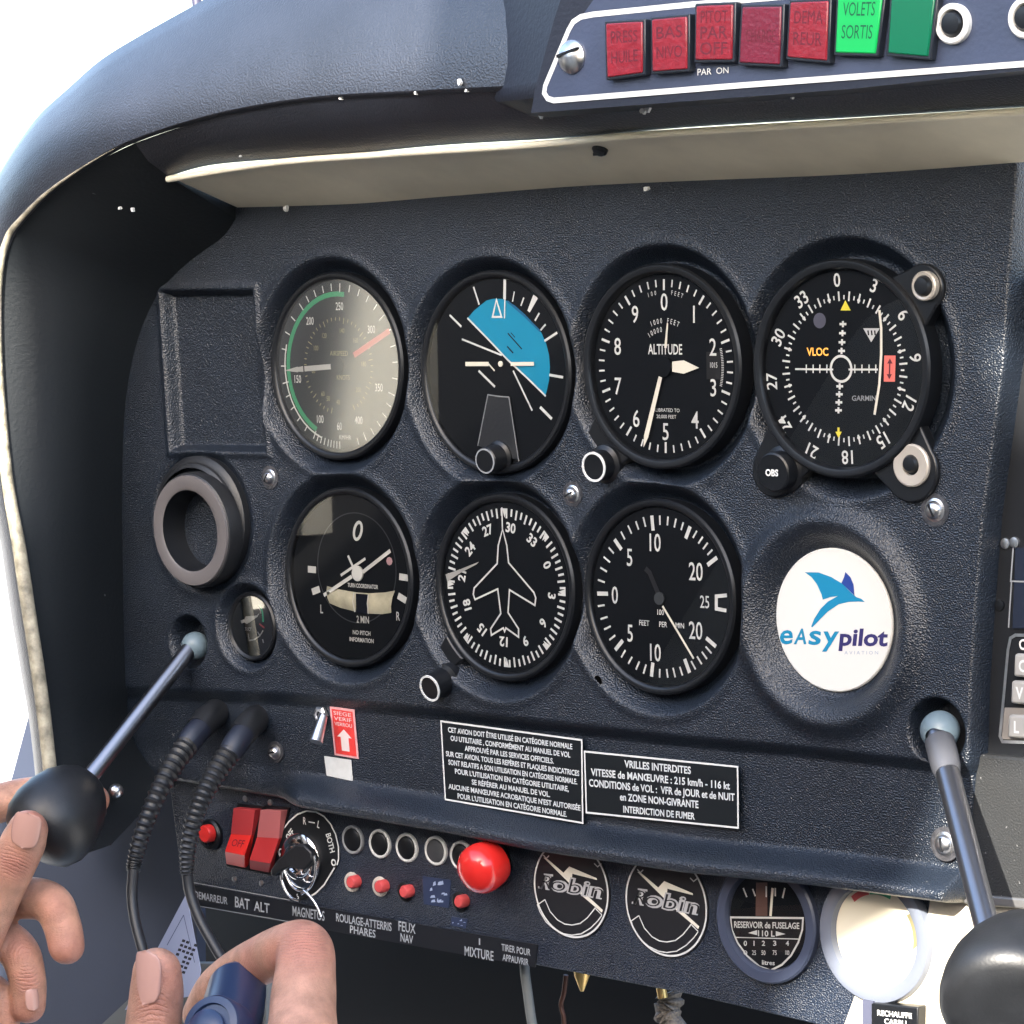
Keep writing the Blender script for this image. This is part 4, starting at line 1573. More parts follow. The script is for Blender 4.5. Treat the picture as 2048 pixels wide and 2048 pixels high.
def rocker(label, up, lo, bt, m1, m2, txt):
    """corners: up = tl, tr, br, bl of the upper facet; lo = bottom corners of the lower facet; bt = corners at the foot"""
    T = Thing("rocker_switch", label, "rocker switch", up[3][0], up[3][1], HS, group="red rocker switches")
    P_ = [T.L(*up[0], HS + 5.0), T.L(*up[1], HS + 5.0), T.L(*up[2], HS + 2.5), T.L(*up[3], HS + 2.5), T.L(*lo[1], HS + 8.5), T.L(*lo[0], HS + 8.5)]
    b = MB()
    b.add([P_[0], P_[1], P_[2], P_[3]], [(0, 3, 2, 1)])
    tl, tr = P_[0], P_[1]
    b.add([tl, tr, (tr[0], tr[1], -1), (tl[0], tl[1], -1), P_[3], P_[2], (P_[3][0], P_[3][1], -1), (P_[2][0], P_[2][1], -1)], [(0, 1, 2, 3), (0, 3, 6, 4), (1, 5, 7, 2)])
    b.build("upper_facet", m1, T.e, smooth=False)
    f0, f1 = T.L(*bt[0], HS + 2), T.L(*bt[1], HS + 2)
    b = MB()
    b.add([P_[3], P_[2], P_[4], P_[5]], [(0, 3, 2, 1)])
    b.add([P_[5], P_[4], f1, f0, P_[3], P_[2], (P_[3][0], P_[3][1], -1), (P_[2][0], P_[2][1], -1), (f0[0], f0[1], -1), (f1[0], f1[1], -1)],
          [(0, 3, 2, 1), (4, 6, 8, 0), (0, 8, 3), (5, 1, 9, 7), (1, 2, 9)])
    lw = b.build("lower_facet", m2, T.e, smooth=False)
    if txt:
        b = MB()
        quad_text(b, txt, subquad([P_[5], P_[4], P_[2], P_[3]], .2, .8, .35, .75), 0.15)
        b.build("lettering", REDD, lw)
    xs = [p[0] for p in P_]
    ys = [p[1] for p in P_] + [f0[1], f1[1]]
    b = MB()
    x0 = min(P_[0][0], P_[3][0]) - 1
    b.poly([(P_[0][0] - 1.5, P_[0][1] + 1.6), (P_[1][0] + 1.5, P_[1][1] + 1.2), (f1[0] + 1.5, f1[1] - 1.4), (f0[0] - 1.5, f0[1] - 1.0)], 0.02, 0.8)
    b.build("bezel", BLACK, T.e)


rocker("red rocker switch lettered OFF, next to the red push button", ((467, 1616), (510, 1620), (503, 1671), (462, 1668)), ((450, 1703), (489, 1711)), ((453, 1728), (489, 1735)),
       mat("rocker_red_matt", (0.40, 0.035, 0.04), 0.5), mat("rocker_red", (0.55, 0.02, 0.015), 0.35), "OFF")
rocker("faded pinkish rocker switch next to the ignition dial", ((521, 1620), (562, 1622), (558, 1677), (514, 1674)), ((499, 1720), (541, 1727)), ((500, 1738), (537, 1745)),
       mat("rocker_pink", (0.46, 0.13, 0.13), 0.5), mat("rocker_red_dull", (0.36, 0.02, 0.02), 0.4), None)

# ignition
T = Thing("ignition_switch", "ignition dial lettered OFF R L BOTH with chrome barrel", "ignition switch", 617, 1703, HS)
ZI = (340, 1560, .2071)
z = lambda *p: T.zp(ZI, p, HS)
b = MB()
out = z((1075, 735), (1050, 680), (1060, 580), (1100, 480), (1160, 400), (1240, 330), (1330, 297), (1420, 305), (1500, 350), (1560, 420), (1610, 520), (1638, 640), (1640, 760), (1610, 850),
        (1570, 900), (1500, 1010), (1420, 1090), (1370, 1130), (1250, 1165), (1150, 1130), (1090, 1000), (1070, 880))
b.poly(out, 0.02, 0.7)
b.build("dial_plate", BLACKM, T.e)
b = MB()
b.stroke(z((1075, 735), (1050, 680), (1060, 580), (1100, 480), (1160, 400), (1240, 330), (1330, 297), (1420, 305), (1500, 350), (1560, 420), (1610, 520), (1638, 640), (1640, 760), (1625, 820)), 0.75, 0.8)
b.stroke(z((1600, 845), (1500, 1010), (1420, 1090), (1370, 1120)), 0.75, 0.8)
for p in ((1082, 690), (1592, 795)):
    q = z(p)[0]
    b.ringflat(q[0], q[1], 0.9, 1.6, 0.8, n=20)
for s_, p, rot, cap in (("OFF", (1170, 525), -48, 3.4), ("R", (1312, 390), 0, 3.4), ("L", (1448, 425), 15, 3.4), ("BOTH", (1562, 605), 72, 3.4), ("5", (1245, 1120), -20, 2.4)):
    q = z(p)[0]
    put_text(b, s_, q[0], q[1], cap, 0.8, rot=rot, xs=0.72, bold=0.015)
b.stroke(z((1350, 402), (1410, 412)), 0.5, 0.8)
b.build("dial_markings", WHITE, T.e)
q = z((1290, 775))[0]
b = MB()
b.lathe([(12.6, 0.5), (12.6, 2.4), (11.6, 3.4), (8.4, 3.8), (8.0, 5.4), (7.2, 6.0), (5.0, 6.0), (4.6, 4.4), (0, 4.4)], (q[0], q[1], 0), n=56)
b.build("barrel", CHROME, T.e)
T = Thing("ignition_key", "black headed key with wire split ring hanging from the ignition dial", "key", 600, 1716, HS)
z = lambda *p: T.zp(ZI, p, HS + 9)
b = MB()
kp = z((1000, 860), (1060, 770), (1160, 680), (1240, 620), (1320, 620), (1390, 690), (1400, 780), (1330, 860), (1250, 860), (1180, 830), (1080, 880), (1020, 930), (1000, 910))
b.poly(kp, 7.0, 11.0)
b.build("key_head", RUB, T.e, bevel=1.2)
b = MB()
for hh_, pts in ((10, ((1085, 880), (1080, 960), (1120, 1070), (1180, 1140), (1250, 1165))), (11, ((1125, 925), (1170, 1010), (1230, 1060), (1290, 1070))),
                 (12, ((1290, 1065), (1350, 1120), (1410, 1200), (1450, 1290), (1460, 1320))), (10.5, ((1395, 730), (1410, 830), (1395, 950), (1350, 1040), (1270, 1100)))):
    b.tube(catmull([T.L(ZI[0] + x * ZI[2], ZI[1] + y * ZI[2], HS + hh_) for x, y in pts], 6), 0.65, n=10)
b.build("split_ring", CHROME, T.e)

# circuit breaker sockets
gr = "ringed breaker sockets"
for u, v, m_, lb in ((708, 1679, DIM, "dim ringed socket nearest the ignition dial"), (762, 1687, WHITE, "white ringed socket second from the ignition dial"), (816, 1695, WHITE, "white ringed socket in the middle of the row"),
                     (874, 1701, WHITE, "white ringed socket with grey core, second from the red knob"), (925, 1711, WHITE, "white ringed socket partly hidden behind the red knob")):
    T = Thing("breaker_socket", lb, "breaker socket", u, v, HS, group=gr)
    b = MB()
    b.lathe([(5.0, 0.02), (5.0, 1.4), (4.4, 1.8), (0, 1.9)], n=40)
    b.build("core", mat("core_grey", (0.05, 0.052, 0.058), 0.5) if u == 874 else BLACK, T.e)
    b = MB()
    b.lathe([(6.6, 0.02), (6.5, 1.2), (5.9, 1.6), (5.3, 1.2), (5.2, 0.3)], n=48)
    b.build("ring", m_, T.e)
for u, v, rim, lb in ((701, 1765, True, "small red breaker button with pale rim, left in the lower row"), (757, 1774, True, "small red breaker button with pale rim, second in the lower row"),
                      (807, 1784, False, "small red breaker button without rim, just left of the blue sticker"), (917, 1804, False, "small red breaker button below the big red knob")):
    T = Thing("breaker_button", lb, "breaker button", u + 4, v - 1, HS, group="small red breaker buttons")
    b = MB()
    b.lathe([(4.6, 0.02), (4.4, 0.8), (3.6, 1.2), (2.8, 1.2)], n=32)
    b.build("collar", mat("collar_cream", (0.50, 0.44, 0.38), 0.5) if rim else BLACK, T.e)
    c = T.L(u, v, HS + 5)
    b = MB()
    b.lathe([(2.9, 0), (2.9, 3.6), (2.2, 4.6), (0, 4.9)], (c[0] * .8, c[1] * .8, 0), n=28)
    b.build("button", mat("red_button", (0.55, 0.07, 0.07), 0.4), T.e)
SBLUE = mat("sticker_blue", (0.020, 0.032, 0.075), 0.5)
SB2 = mat("sticker_pale_blue", (0.28, 0.34, 0.48), 0.6)
for corners, lb, sc_ in ((((848, 1808), (898, 1816), (903, 1760), (846, 1752)), "scuffed blue and white sticker between two red breaker buttons", 1), (((902, 1850), (932, 1857), (936, 1838), (904, 1833)), "small scuffed blue sticker under the big red knob", 0.5)):
    T = sticker("worn_sticker", lb, "sticker", corners, HS + 0.02, SBLUE)
    b = MB()
    rnd = random.Random(3 if sc_ == 1 else 5)
    for i in range(11 if sc_ == 1 else 6):
        x, y = rnd.uniform(.08, .8), rnd.uniform(.08, .85)
        w_, h_ = rnd.uniform(.05, .2), rnd.uniform(.06, .2)
        pts = [subquad(T.q, min(.98, x + w_ * dx), 1, min(.98, y + h_ * dy), 1)[0][:2] for dx, dy in ((0, 0), (1, .3), (.8, 1.0), (.2, .7))]
        b.sheet(pts, 0.3 + i * 0.004)
    b.build("scuff_marks", SB2, T.e)

T = Thing("mixture_knob", "big glossy red mixture knob at the end of the socket row", "control knob", 985, 1724, HS)
c = Vector(T.L(966, 1735, HS + 16))
ax = Vector((-0.05, -0.25, 1)).normalized()
b = MB()
b.tube([Vector((0, 0, 0)), c - ax * 4], 4.5, n=20)
b.lathe([(11, 0.02), (11, 1.2), (9, 2.0), (4, 2.0)], n=40)
b.build("shaft", BLACK, T.e)
b = MB()
b.lathe([(0, -8.0), (7.5, -8.0), (9.6, -7.0), (10.6, -3.5), (11.0, 0.5), (10.4, 4.5), (8.2, 7.6), (4.5, 9.3), (0, 9.8)], c, ax, n=56)
b.build("knob", mat("red_gloss", (0.62, 0.022, 0.018), 0.22, coat=0.4), T.e)

# covers and gauges of the lower row
COVM = mat("cover_black", (0.010, 0.011, 0.014), 0.45)
ZR = (1040, 1690, .2071)


def robin(label, du, dv, c, r, sc=1.0):
    T = Thing("instrument_cover", label, "instrument cover", c[0], c[1], HS, group="black covers with a script word")
    b = MB()
    b.lathe([(r + 0.4, 0.02), (r + 0.3, 0.6), (0, 0.6)], n=80)
    b.build("disc", COVM, T.e)
    c0 = (505, 450)

    def zz(*pts):
        return [T.L2(c[0] + (x - 500) * .2071 * sc, c[1] + (y - 420) * .2071 * sc, HS) for x, y in pts]
    b = MB()
    b.arc(0, 0, r - 0.6, 0, 360, 0.8, 0.75, n=90)
    b.stroke(zz((250, 525), (178, 575), (200, 640), (260, 740), (340, 810), (430, 855), (510, 868), (600, 855), (690, 800), (760, 730), (800, 675)), 0.45, 0.76)
    b.stroke(zz((250, 525), (300, 640), (370, 720), (440, 760), (510, 770), (590, 755), (660, 700), (720, 625), (738, 600)), 0.45, 0.76)
    b.stroke(zz((738, 610), (800, 672)), 0.45, 0.76)
    b.stroke(zz((725, 175), (758, 208), (795, 178)), 0.5, 0.76)
    b.stroke(zz((235, 95), (262, 128), (290, 100)), 0.5, 0.76)
    b.build("white_lines", WHITE, T.e)
    b = MB()
    b.sheet(zz((235, 118), (262, 122), (430, 265), (485, 205), (750, 318), (752, 335), (515, 275), (505, 385)), 0.78)
    b.sheet(zz((560, 420), (640, 470), (810, 625), (800, 650), (700, 565), (600, 480)), 0.78)
    b.build("flash", CREAMPT, T.e)
    # script word: slanted outlined letters, rising capital
    zq = lambda pts: [(p[0], p[1], 0.0) for p in zz(*pts)]
    wq = {"R": ((195, 408), (300, 425), (350, 300), (245, 275)), "obin": ((300, 428), (800, 512), (836, 372), (336, 280))}
    b = MB()
    for k_, q_ in wq.items():
        quad_text(b, k_, zq(q_), 0.82, bold=0.055)
    b.stroke(zz((185, 405), (215, 412), (260, 300)), 1.0, 0.82)
    b.stroke(zz((240, 282), (330, 292)), 0.9, 0.82)
    b.build("script_word", mat("script_grey", (0.42, 0.42, 0.43), 0.6), T.e)
    b = MB()
    for k_, q_ in wq.items():
        quad_text(b, k_, zq(q_), 0.86, bold=-0.012)
    b.build("script_inline", COVM, T.e)


robin("black cover disc with script word Robin and white flash, nearer the red knob", 0, 0, (1144, 1777), 21.2)
robin("black cover disc with script word Robin and white flash, nearer the fuel gauge", 0, 0, (1334, 1808), 22.0, 1.04)

T = Thing("fuel_gauge", "fuel gauge lettered RESERVOIR de FUSELAGE 110 L with blue grey rim", "fuel gauge", 1539, 1841, HS)
ZF = (1348, 1348, .3623)
zf3 = lambda *p: [T.L(ZF[0] + x * ZF[2], ZF[1] + y * ZF[2], HS) for x, y in p]
z = lambda *p: T.zp(ZF, p, HS)
b = MB()
b.lathe([(25.2, 0.02), (25.2, 2.6), (24.4, 3.4), (20.6, 3.2), (19.8, 1.0), (19.6, 0.5)], n=80)
b.build("bezel", mat("rim_blue_grey", (0.045, 0.056, 0.092), 0.4), T.e)
b = MB()
b.lathe([(19.8, 0.5), (0, 0.5)], n=64)
b.build("dial", DIAL, T.e)
b = MB()
b.sheet(z((320, 1345), (715, 1345), (712, 1410), (690, 1480), (650, 1550), (600, 1600), (540, 1630), (480, 1610), (410, 1550), (360, 1480), (328, 1410)), 0.62)
cp = b.build("card", BLACKM, T.e)
b = MB()
b.stroke(z((318, 1342), (718, 1346), (714, 1410), (692, 1480), (652, 1552), (602, 1603), (540, 1635), (478, 1613), (408, 1553), (357, 1482), (325, 1410)), 0.8, 0.7, closed=True)
b.stroke(z((345, 1452), (700, 1462)), 0.4, 0.7)
quad_text(b, "RESERVOIR de FUSELAGE", zf3((338, 1398), (698, 1405), (698, 1370), (338, 1362)), 0.75, bold=0.02)
quad_text(b, "110 L", zf3((470, 1445), (562, 1448), (562, 1415), (470, 1412)), 0.75, bold=0.02)
b.sheet(z((415, 1428), (465, 1412), (465, 1440)), 0.72)
b.sheet(z((622, 1434), (568, 1418), (568, 1446)), 0.72)
for i, x in enumerate((400, 448, 500, 562, 632)):
    w_ = 3 if i == 1 else 9
    quad_text(b, "01234"[i], zf3((x - w_, 1498), (x + w_, 1498), (x + w_, 1470), (x - w_, 1470)), 0.75, bold=0.02)
    quad_text(b, ("0", "25", "50", "75", "100")[i], zf3((x - 11, 1548), (x + 11, 1550), (x + 11, 1524), (x - 11, 1522)), 0.75, bold=0.01)
quad_text(b, "litres", zf3((492, 1602), (562, 1606), (562, 1580), (492, 1576)), 0.75, bold=0.02)
for p0, p1 in (((388, 1180), (408, 1230)), ((440, 1185), (455, 1225)), ((515, 1170), (515, 1230)), ((618, 1180), (605, 1235)), ((565, 1180), (565, 1225))):
    b.stroke(z(p0, p1), 0.7, 0.7)
b.build("dial_markings", WHITE, T.e)
b = MB()
b.stroke(z((552, 1180), (540, 1335)), 1.2, 0.9)
b.build("pointer", CREAMPT, T.e)
b = MB()
b.sheet(z((458, 1150), (520, 1150), (520, 1335), (455, 1335)), 0.56)
b.build("brown_band", mat("band_brown", (0.10, 0.05, 0.04), 0.6), T.e)
b = MB()
b.lathe([(19.9, 1.6), (0, 1.65)], n=64)
b.build("glass", GLASS, T.e)

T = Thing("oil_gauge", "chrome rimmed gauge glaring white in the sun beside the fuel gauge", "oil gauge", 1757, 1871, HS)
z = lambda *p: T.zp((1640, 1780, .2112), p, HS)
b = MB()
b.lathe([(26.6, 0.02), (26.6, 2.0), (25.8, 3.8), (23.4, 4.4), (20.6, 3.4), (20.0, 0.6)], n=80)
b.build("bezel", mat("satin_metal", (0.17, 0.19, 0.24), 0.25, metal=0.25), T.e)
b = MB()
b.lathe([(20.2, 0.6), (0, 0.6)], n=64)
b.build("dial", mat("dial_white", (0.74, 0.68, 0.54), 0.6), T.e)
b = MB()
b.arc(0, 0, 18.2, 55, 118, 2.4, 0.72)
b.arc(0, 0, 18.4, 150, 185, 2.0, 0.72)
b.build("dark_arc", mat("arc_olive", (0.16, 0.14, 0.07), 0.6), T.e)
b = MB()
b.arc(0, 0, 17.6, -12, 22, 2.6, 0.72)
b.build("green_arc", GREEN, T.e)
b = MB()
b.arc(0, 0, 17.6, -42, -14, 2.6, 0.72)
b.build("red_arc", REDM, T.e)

T = Thing("carburettor_heat_tab", "black tab lettered RECHAUFFE CARBU hanging below the chrome gauge", "control tab", 1785, 2030, HS + 6)
b = MB()
b.poly([T.L2(*q, HS + 6) for q in ((1744, 2006), (1838, 2014), (1836, 2120), (1744, 2110))], -5, 0.6)
b.build("tab", BLACK, T.e, bevel=0.5)
b = MB()
b.poly([T.L2(*q, HS + 6) for q in ((1722, 2000), (1743, 2004), (1743, 2110), (1722, 2105))], -6, -1)
b.build("side_arm", mat("arm_grey_blue", (0.06, 0.065, 0.10), 0.5), T.e)
b = MB()
P4 = lambda u0, v0, u1, v1, hp: [T.L(u0, v0 + hp / 2, HS + 6), T.L(u1, v1 + hp / 2, HS + 6), T.L(u1, v1 - hp / 2, HS + 6), T.L(u0, v0 - hp / 2, HS + 6)]
quad_text(b, "RECHAUFFE", P4(1757, 2024, 1826, 2031, 11), 0.8, bold=.02)
quad_text(b, "CARBU", P4(1771, 2041, 1815, 2046, 11), 0.8, bold=.02)
b.build("lettering", WHITE, T.e)

# ------------------------------------------------------------------ centre console at the right edge
T = Thing("radio_stack", "black avionics stack with grey keys, cut off at the right edge", "radio", 2020, 1250, -10)
hq = -10
b = MB()
b.poly([T.L2(*q, hq) for q in ((1900, 560), (2400, 540), (2400, 1560), (1900, 1516))], -8, 0)
b.build("front_plate", BLACKM, T.e)
b = MB()
b.poly([T.L2(*q, hq) for q in ((2034, 1095), (2400, 1100), (2400, 1265), (2028, 1256))], 0.02, 1.0)
b.build("screen", mat("screen_glass", (0.015, 0.02, 0.035), 0.15), T.e)
b = MB()
b.stroke([T.L2(*q, hq) for q in ((2030, 1095), (2025, 1162), (2400, 1172))], 0.6, 1.2)
b.stroke([T.L2(*q, hq) for q in ((2024, 1162), (2018, 1255))], 0.6, 0.3)
b.build("screen_frame_line", DIM, T.e)
b = MB()
b.stroke([T.L2(*q, hq) for q in ((2400, 1278), (2032, 1270), (2022, 1276), (2017, 1300), (2006, 1420), (2001, 1472), (2006, 1483), (2400, 1496))], 1.2, 0.4)
b.build("keypad_outline", STEEL, T.e)
b = MB()
b.poly([T.L2(*q, hq) for q in ((2010, 1415), (2400, 1425), (2400, 1490), (2004, 1478))], 0.02, 0.3)
b.build("keypad_field", mat("field_grey", (0.20, 0.18, 0.16), 0.5), T.e)
KEYM = mat("key_grey", (0.32, 0.31, 0.29), 0.45)
for u, v, ch in ((2054, 1330, "C"), (2048, 1384, "V"), (2042, 1452, "L")):
    b = MB()
    b.poly([T.L2(*q, hq) for q in ((u - 18, v - 24), (u + 40, v - 22), (u + 40, v + 26), (u - 20, v + 22))], 0.02, 2.6)
    k_ = b.build("key", KEYM, T.e, bevel=1.0)
    b = MB()
    c = T.L(u - 1, v, hq)
    put_text(b, ch, c[0], c[1], 4.5, 2.75, bold=.03)
    b.build("key_letter", WHITE, k_)
b = MB()
c = T.L(2044, 1288, hq)
put_text(b, "CLR", c[0] + 3, c[1], 4.0, 0.4, bold=.03)
b.build("key_caption", WHITE, T.e)
for u, v in ((1980, 1155), (2000, 1210), (2030, 1085), (2012, 1087)):
    c = T.L(u, v, hq)
    b = MB()
    b.lathe([(2.2, 0), (2.0, 0.8), (0, 1.2)], c, n=20)
    b.build("screw", STEEL if v < 1100 else BLACK, T.e)
T = Thing("lower_console_panel", "grey speckled console plate right of the steel throttle rod", "console panel", 2000, 1650, -6)
hq = -6
SPECK = mat("console_speckled", (0.020, 0.021, 0.022), 0.5, bump=0.5, bscale=1300, speck=(500, 0.70, (0.16, 0.16, 0.16)), spec=0.35)
b = MB()
b.poly([T.L2(*q, hq) for q in ((1952, 1508), (2400, 1545), (2400, 1830), (1900, 1790), (1930, 1640))], -6, 0)
b.build("plate", SPECK, T.e, bevel=1.2)
b = MB()
b.poly([T.L2(*q, hq) for q in ((1930, 1786), (2400, 1826), (2400, 1850), (1930, 1806))], -7, 1.5)
b.build("lower_bar", mat("bar_grey", (0.18, 0.18, 0.18), 0.35, metal=0.6), T.e, bevel=0.8)

# ------------------------------------------------------------------ below and beside the panel
SIDEM = mat("sidewall_blue_grey", (0.026, 0.035, 0.062), 0.7, var=0.1, vscale=8)
T = Thing("cockpit_sidewall", "blue grey cockpit sidewall beyond the hood's left edge", "sidewall", 250, 1800, -60)
hw = -60
b = MB()
b.poly([T.L2(*q, hw) for q in ((66, 1400), (250, 1440), (360, 1500), (393, 1800), (396, 2300), (-300, 2300), (-120, 1900), (-40, 1720), (20, 1570))], -6, 0)
b.build("trim_sheet", SIDEM, T.e)
b = MB()
b.poly([T.L2(*q, hw + 40) for q in ((262, 1985), (330, 1930), (520, 1930), (520, 2300), (100, 2300), (150, 2090))], 30, 36)
b.build("floor_ledge", mat("ledge_grey", (0.13, 0.14, 0.14), 0.7), T.e)
T = Thing("footwell_lining", "black lining of the dark footwell below the switch panel", "footwell", 1100, 2000, -160)
b = MB()
b.poly([T.L2(*q, -160) for q in ((100, 1560), (2800, 1500), (2800, 2500), (100, 2500))], -6, 0)
b.build("lining", mat("lining_black", (0.006, 0.007, 0.009), 0.8), T.e)


def hose(name, label, cat, pts, r, m_, k=8, n=14):
    T = Thing(name, label, cat, pts[0][0], pts[0][1], pts[0][2])
    b = MB()
    b.tube(catmull([T.L(*p) for p in pts], k), r, n=n)
    b.build("run", m_, T.e)
    return T


hose("control_cable", "pale grey control cable dropping from the label strip's right end", "cable", ((1048, 1905, -24), (1050, 1945, -24), (1056, 1990, -24), (1063, 2040, -24), (1075, 2110, -24)), 2.2, mat("cable_grey", (0.11, 0.12, 0.12), 0.5))
hose("copper_wire", "thin copper brown wire hanging in the footwell", "wire", ((1132, 1950, -40), (1128, 1985, -40), (1122, 2010, -40), (1128, 2040, -40), (1126, 2090, -40)), 1.1, mat("copper", (0.05, 0.02, 0.014), 0.5, metal=0.3))
T = Thing("brass_fitting", "small brass cone fitting under the switch panel's lower edge", "fitting", 1164, 1960, -26)
b = MB()
b.lathe([(0, -5), (0.8, -5), (3.4, 2), (3.6, 5), (0, 5)], (0, 0, 0), (0.1, 1, 0.1), n=24)
b.build("cone", mat("brass", (0.75, 0.52, 0.20), 0.35, metal=0.7), T.e)
T = Thing("braided_hose", "beige braided hose with brass end in the footwell", "hose", 1345, 2000, -40)
b = MB()
pts = catmull([T.L(*p) for p in ((1336, 1985, -46), (1342, 2005, -46), (1332, 2025, -44), (1345, 2050, -44), (1340, 2110, -44))], 8)
b.tube(pts, [(5.2 + 0.9 * math.sin(i * 1.9)) for i in range(len(pts))], n=18)
b.build("braid", mat("braid_beige", (0.16, 0.14, 0.12), 0.6, bump=1.0, bscale=700, bkind='voronoi', var=0.35, vscale=500), T.e)
b = MB()
b.tube([T.L(1322, 1975, -40), T.L(1326, 1996, -40)], 2.2, n=12)
b.build("end_fitting", mat("brass", (0.75, 0.52, 0.20), 0.35, metal=0.7), T.e)

hose("windscreen_post", "thin dark windscreen post peeping over the hood at the top edge", "windscreen post", ((388, -60, -150), (391, -20, -150), (394, 10, -150), (398, 60, -150)), 2.6, mat("post_navy", (0.03, 0.03, 0.06), 0.5))
T = Thing("paper_card", "pale blue paper card with a black printed grid, tucked between the headset leads", "card", 370, 1880, 10)
b = MB()
tri = ((373, 1788), (402, 1940), (392, 1990), (250, 2020))
b.poly([T.L2(*q, 10) for q in tri], -0.2, 0.2)
b.build("sheet", mat("paper_blue", (0.33, 0.38, 0.55), 0.7), T.e)
b = MB()
b.stroke([T.L2(*q, 10) for q in ((368, 1830), (390, 1925))], 0.4, 0.25)
b.stroke([T.L2(*q, 10) for q in ((368, 1830), (335, 1890))], 0.4, 0.25)
b.build("frame_line", mat("ink_blue", (0.06, 0.08, 0.16), 0.7), T.e)
b = MB()
rnd = random.Random(11)
for r_ in range(7):
    for c_ in range(4):
        if rnd.random() < 0.8:
            u0, v0 = 366 + c_ * 8 - r_ * 4.0, 1878 + r_ * 9 + c_ * 3
            if u0 < 338 or u0 > 392:
                continue
            b.sheet([T.L2(*q, 10) for q in ((u0, v0), (u0 + 6, v0 + 2), (u0 + 4, v0 + 7), (u0 - 2, v0 + 5))], 0.25)
b.build("printed_grid", mat("ink_black", (0.01, 0.012, 0.02), 0.7), T.e)

# ------------------------------------------------------------------ stick grip and the pilot
T = Thing("control_stick", "dark blue control stick grip held by the right hand", "control stick", 470, 1985, 150)
GRIPM = mat("grip_blue_black", (0.016, 0.030, 0.075), 0.30, spec=0.6)
b = MB()
b.tube([T.L(*p) for p in ((474, 1978, 150), (468, 2010, 160), (452, 2080, 182), (430, 2200, 215), (420, 2500, 240))], [11.6, 12.2, 12.8, 13.5, 14], n=40)
c0, c1 = Vector(T.L(474, 1978, 150)), Vector(T.L(468, 2010, 160))
b.lathe([(11.6, 0), (10.6, 3.0), (7.8, 5.6), (4, 7.0), (0, 7.4)], c0, c0 - c1, n=40)
b.build("grip", GRIPM, T.e)
c = Vector(T.L(420, 2052, 196))
ax = (Vector(CAM) - Vector(T.o) - c).normalized() * 1.0 + Vector((-0.55, 0.18, 0.1))
b = MB()
b.lathe([(12.6, -12), (12.6, -1.5), (11.8, 0), (9.0, 0.4), (8.6, -0.8), (0, -0.8)], c, ax, n=56)
b.build("end_cap", GRIPM, T.e)
b = MB()
b.lathe([(8.0, -1), (8.0, 2.0), (6.5, 3.4), (3.0, 4.0), (0, 4.1)], c + Vector((-1.5, -2.0, 0)), ax, n=48)
b.build("thumb_button", GRIPM, T.e)

SKIN = mat("skin", (0.42, 0.225, 0.155), 0.44, sss=0.10, var=0.26, vscale=110, bump=0.7, bscale=1300, spec=0.35, detail=5)
NAIL = mat("nail", (0.48, 0.27, 0.22), 0.25, spec=0.5)
TPn = Thing("person", "pilot's bare hands and forearms, left hand pinching the throttle knob, right hand round the stick", "person", 300, 1900, 100)


def limb(mb, pts, seg=20):
    """pts: (u, v, h, r) or (Vector, r): chain of tapered round segments"""
    P_ = []
    for p in pts:
        P_.append((Vector(TPn.L(*p[:3])), p[3]) if len(p) == 4 else (p[0], p[1]))
    cen = catmull([p[0] for p in P_], 6)
    rr = []
    for (a, r0), (c_, r1) in zip(P_, P_[1:]):
        rr += [r0 + (r1 - r0) * smooth01(j / 6) for j in range(6)]
    rr.append(P_[-1][1])
    mb.tube(cen, [float(x) for x in rr], n=seg)
    for c_, r in ((cen[0], rr[0]), (cen[-1], rr[-1])):
        mb.lathe([(0, -r)] + [(r * math.sin(t), -r * math.cos(t)) for t in np.linspace(0.25, math.pi - 0.25, 9)] + [(0, r)], c_, n=seg)


def pm(x, y, h):                      # panel mm -> local of the person
    return Vector((x - TPn.o[0], y - TPn.o[1], h - TPn.o[2]))


b = MB()
# left hand
limb(b, [(56, 1660, 112, 9.0), (44, 1690, 113, 10.2), (10, 1765, 116, 10.0), (-40, 1860, 122, 11.5), (-90, 1960, 128, 15)])
limb(b, [(186, 1600, 50, 7.8), (120, 1588, 56, 8.6), (20, 1600, 74, 9.0), (-70, 1640, 92, 10), (-160, 1740, 112, 13)])
limb(b, [(133, 1893, 96, 8.2), (124, 1850, 95, 8.6), (100, 1806, 96, 9.4), (40, 1795, 99, 9.6), (-60, 1800, 106, 10.5), (-170, 1850, 118, 14)])
limb(b, [(56, 2012, 103, 8.0), (55, 1960, 103, 8.4), (38, 1905, 104, 9.2), (0, 1880, 105, 9.4), (-70, 1890, 110, 10), (-170, 1930, 122, 14)])
limb(b, [(6, 2085, 108, 7.0), (6, 2030, 108, 7.4), (-12, 1985, 109, 8.0), (-70, 1980, 114, 8.6), (-160, 2010, 126, 13)])
limb(b, [(-150, 1760, 112, 15), (-170, 1880, 120, 17), (-160, 2000, 128, 15)])
wr = Vector(TPn.L(-300, 2010, 160))
limb(b, [(-130, 1900, 120, 18), (-220, 1950, 140, 22), (-300, 2010, 160, 24)])
limb(b, [(wr, 24), (wr.lerp(pm(-300, -420, 470), 0.45), 32), (pm(-300, -420, 470), 42)])
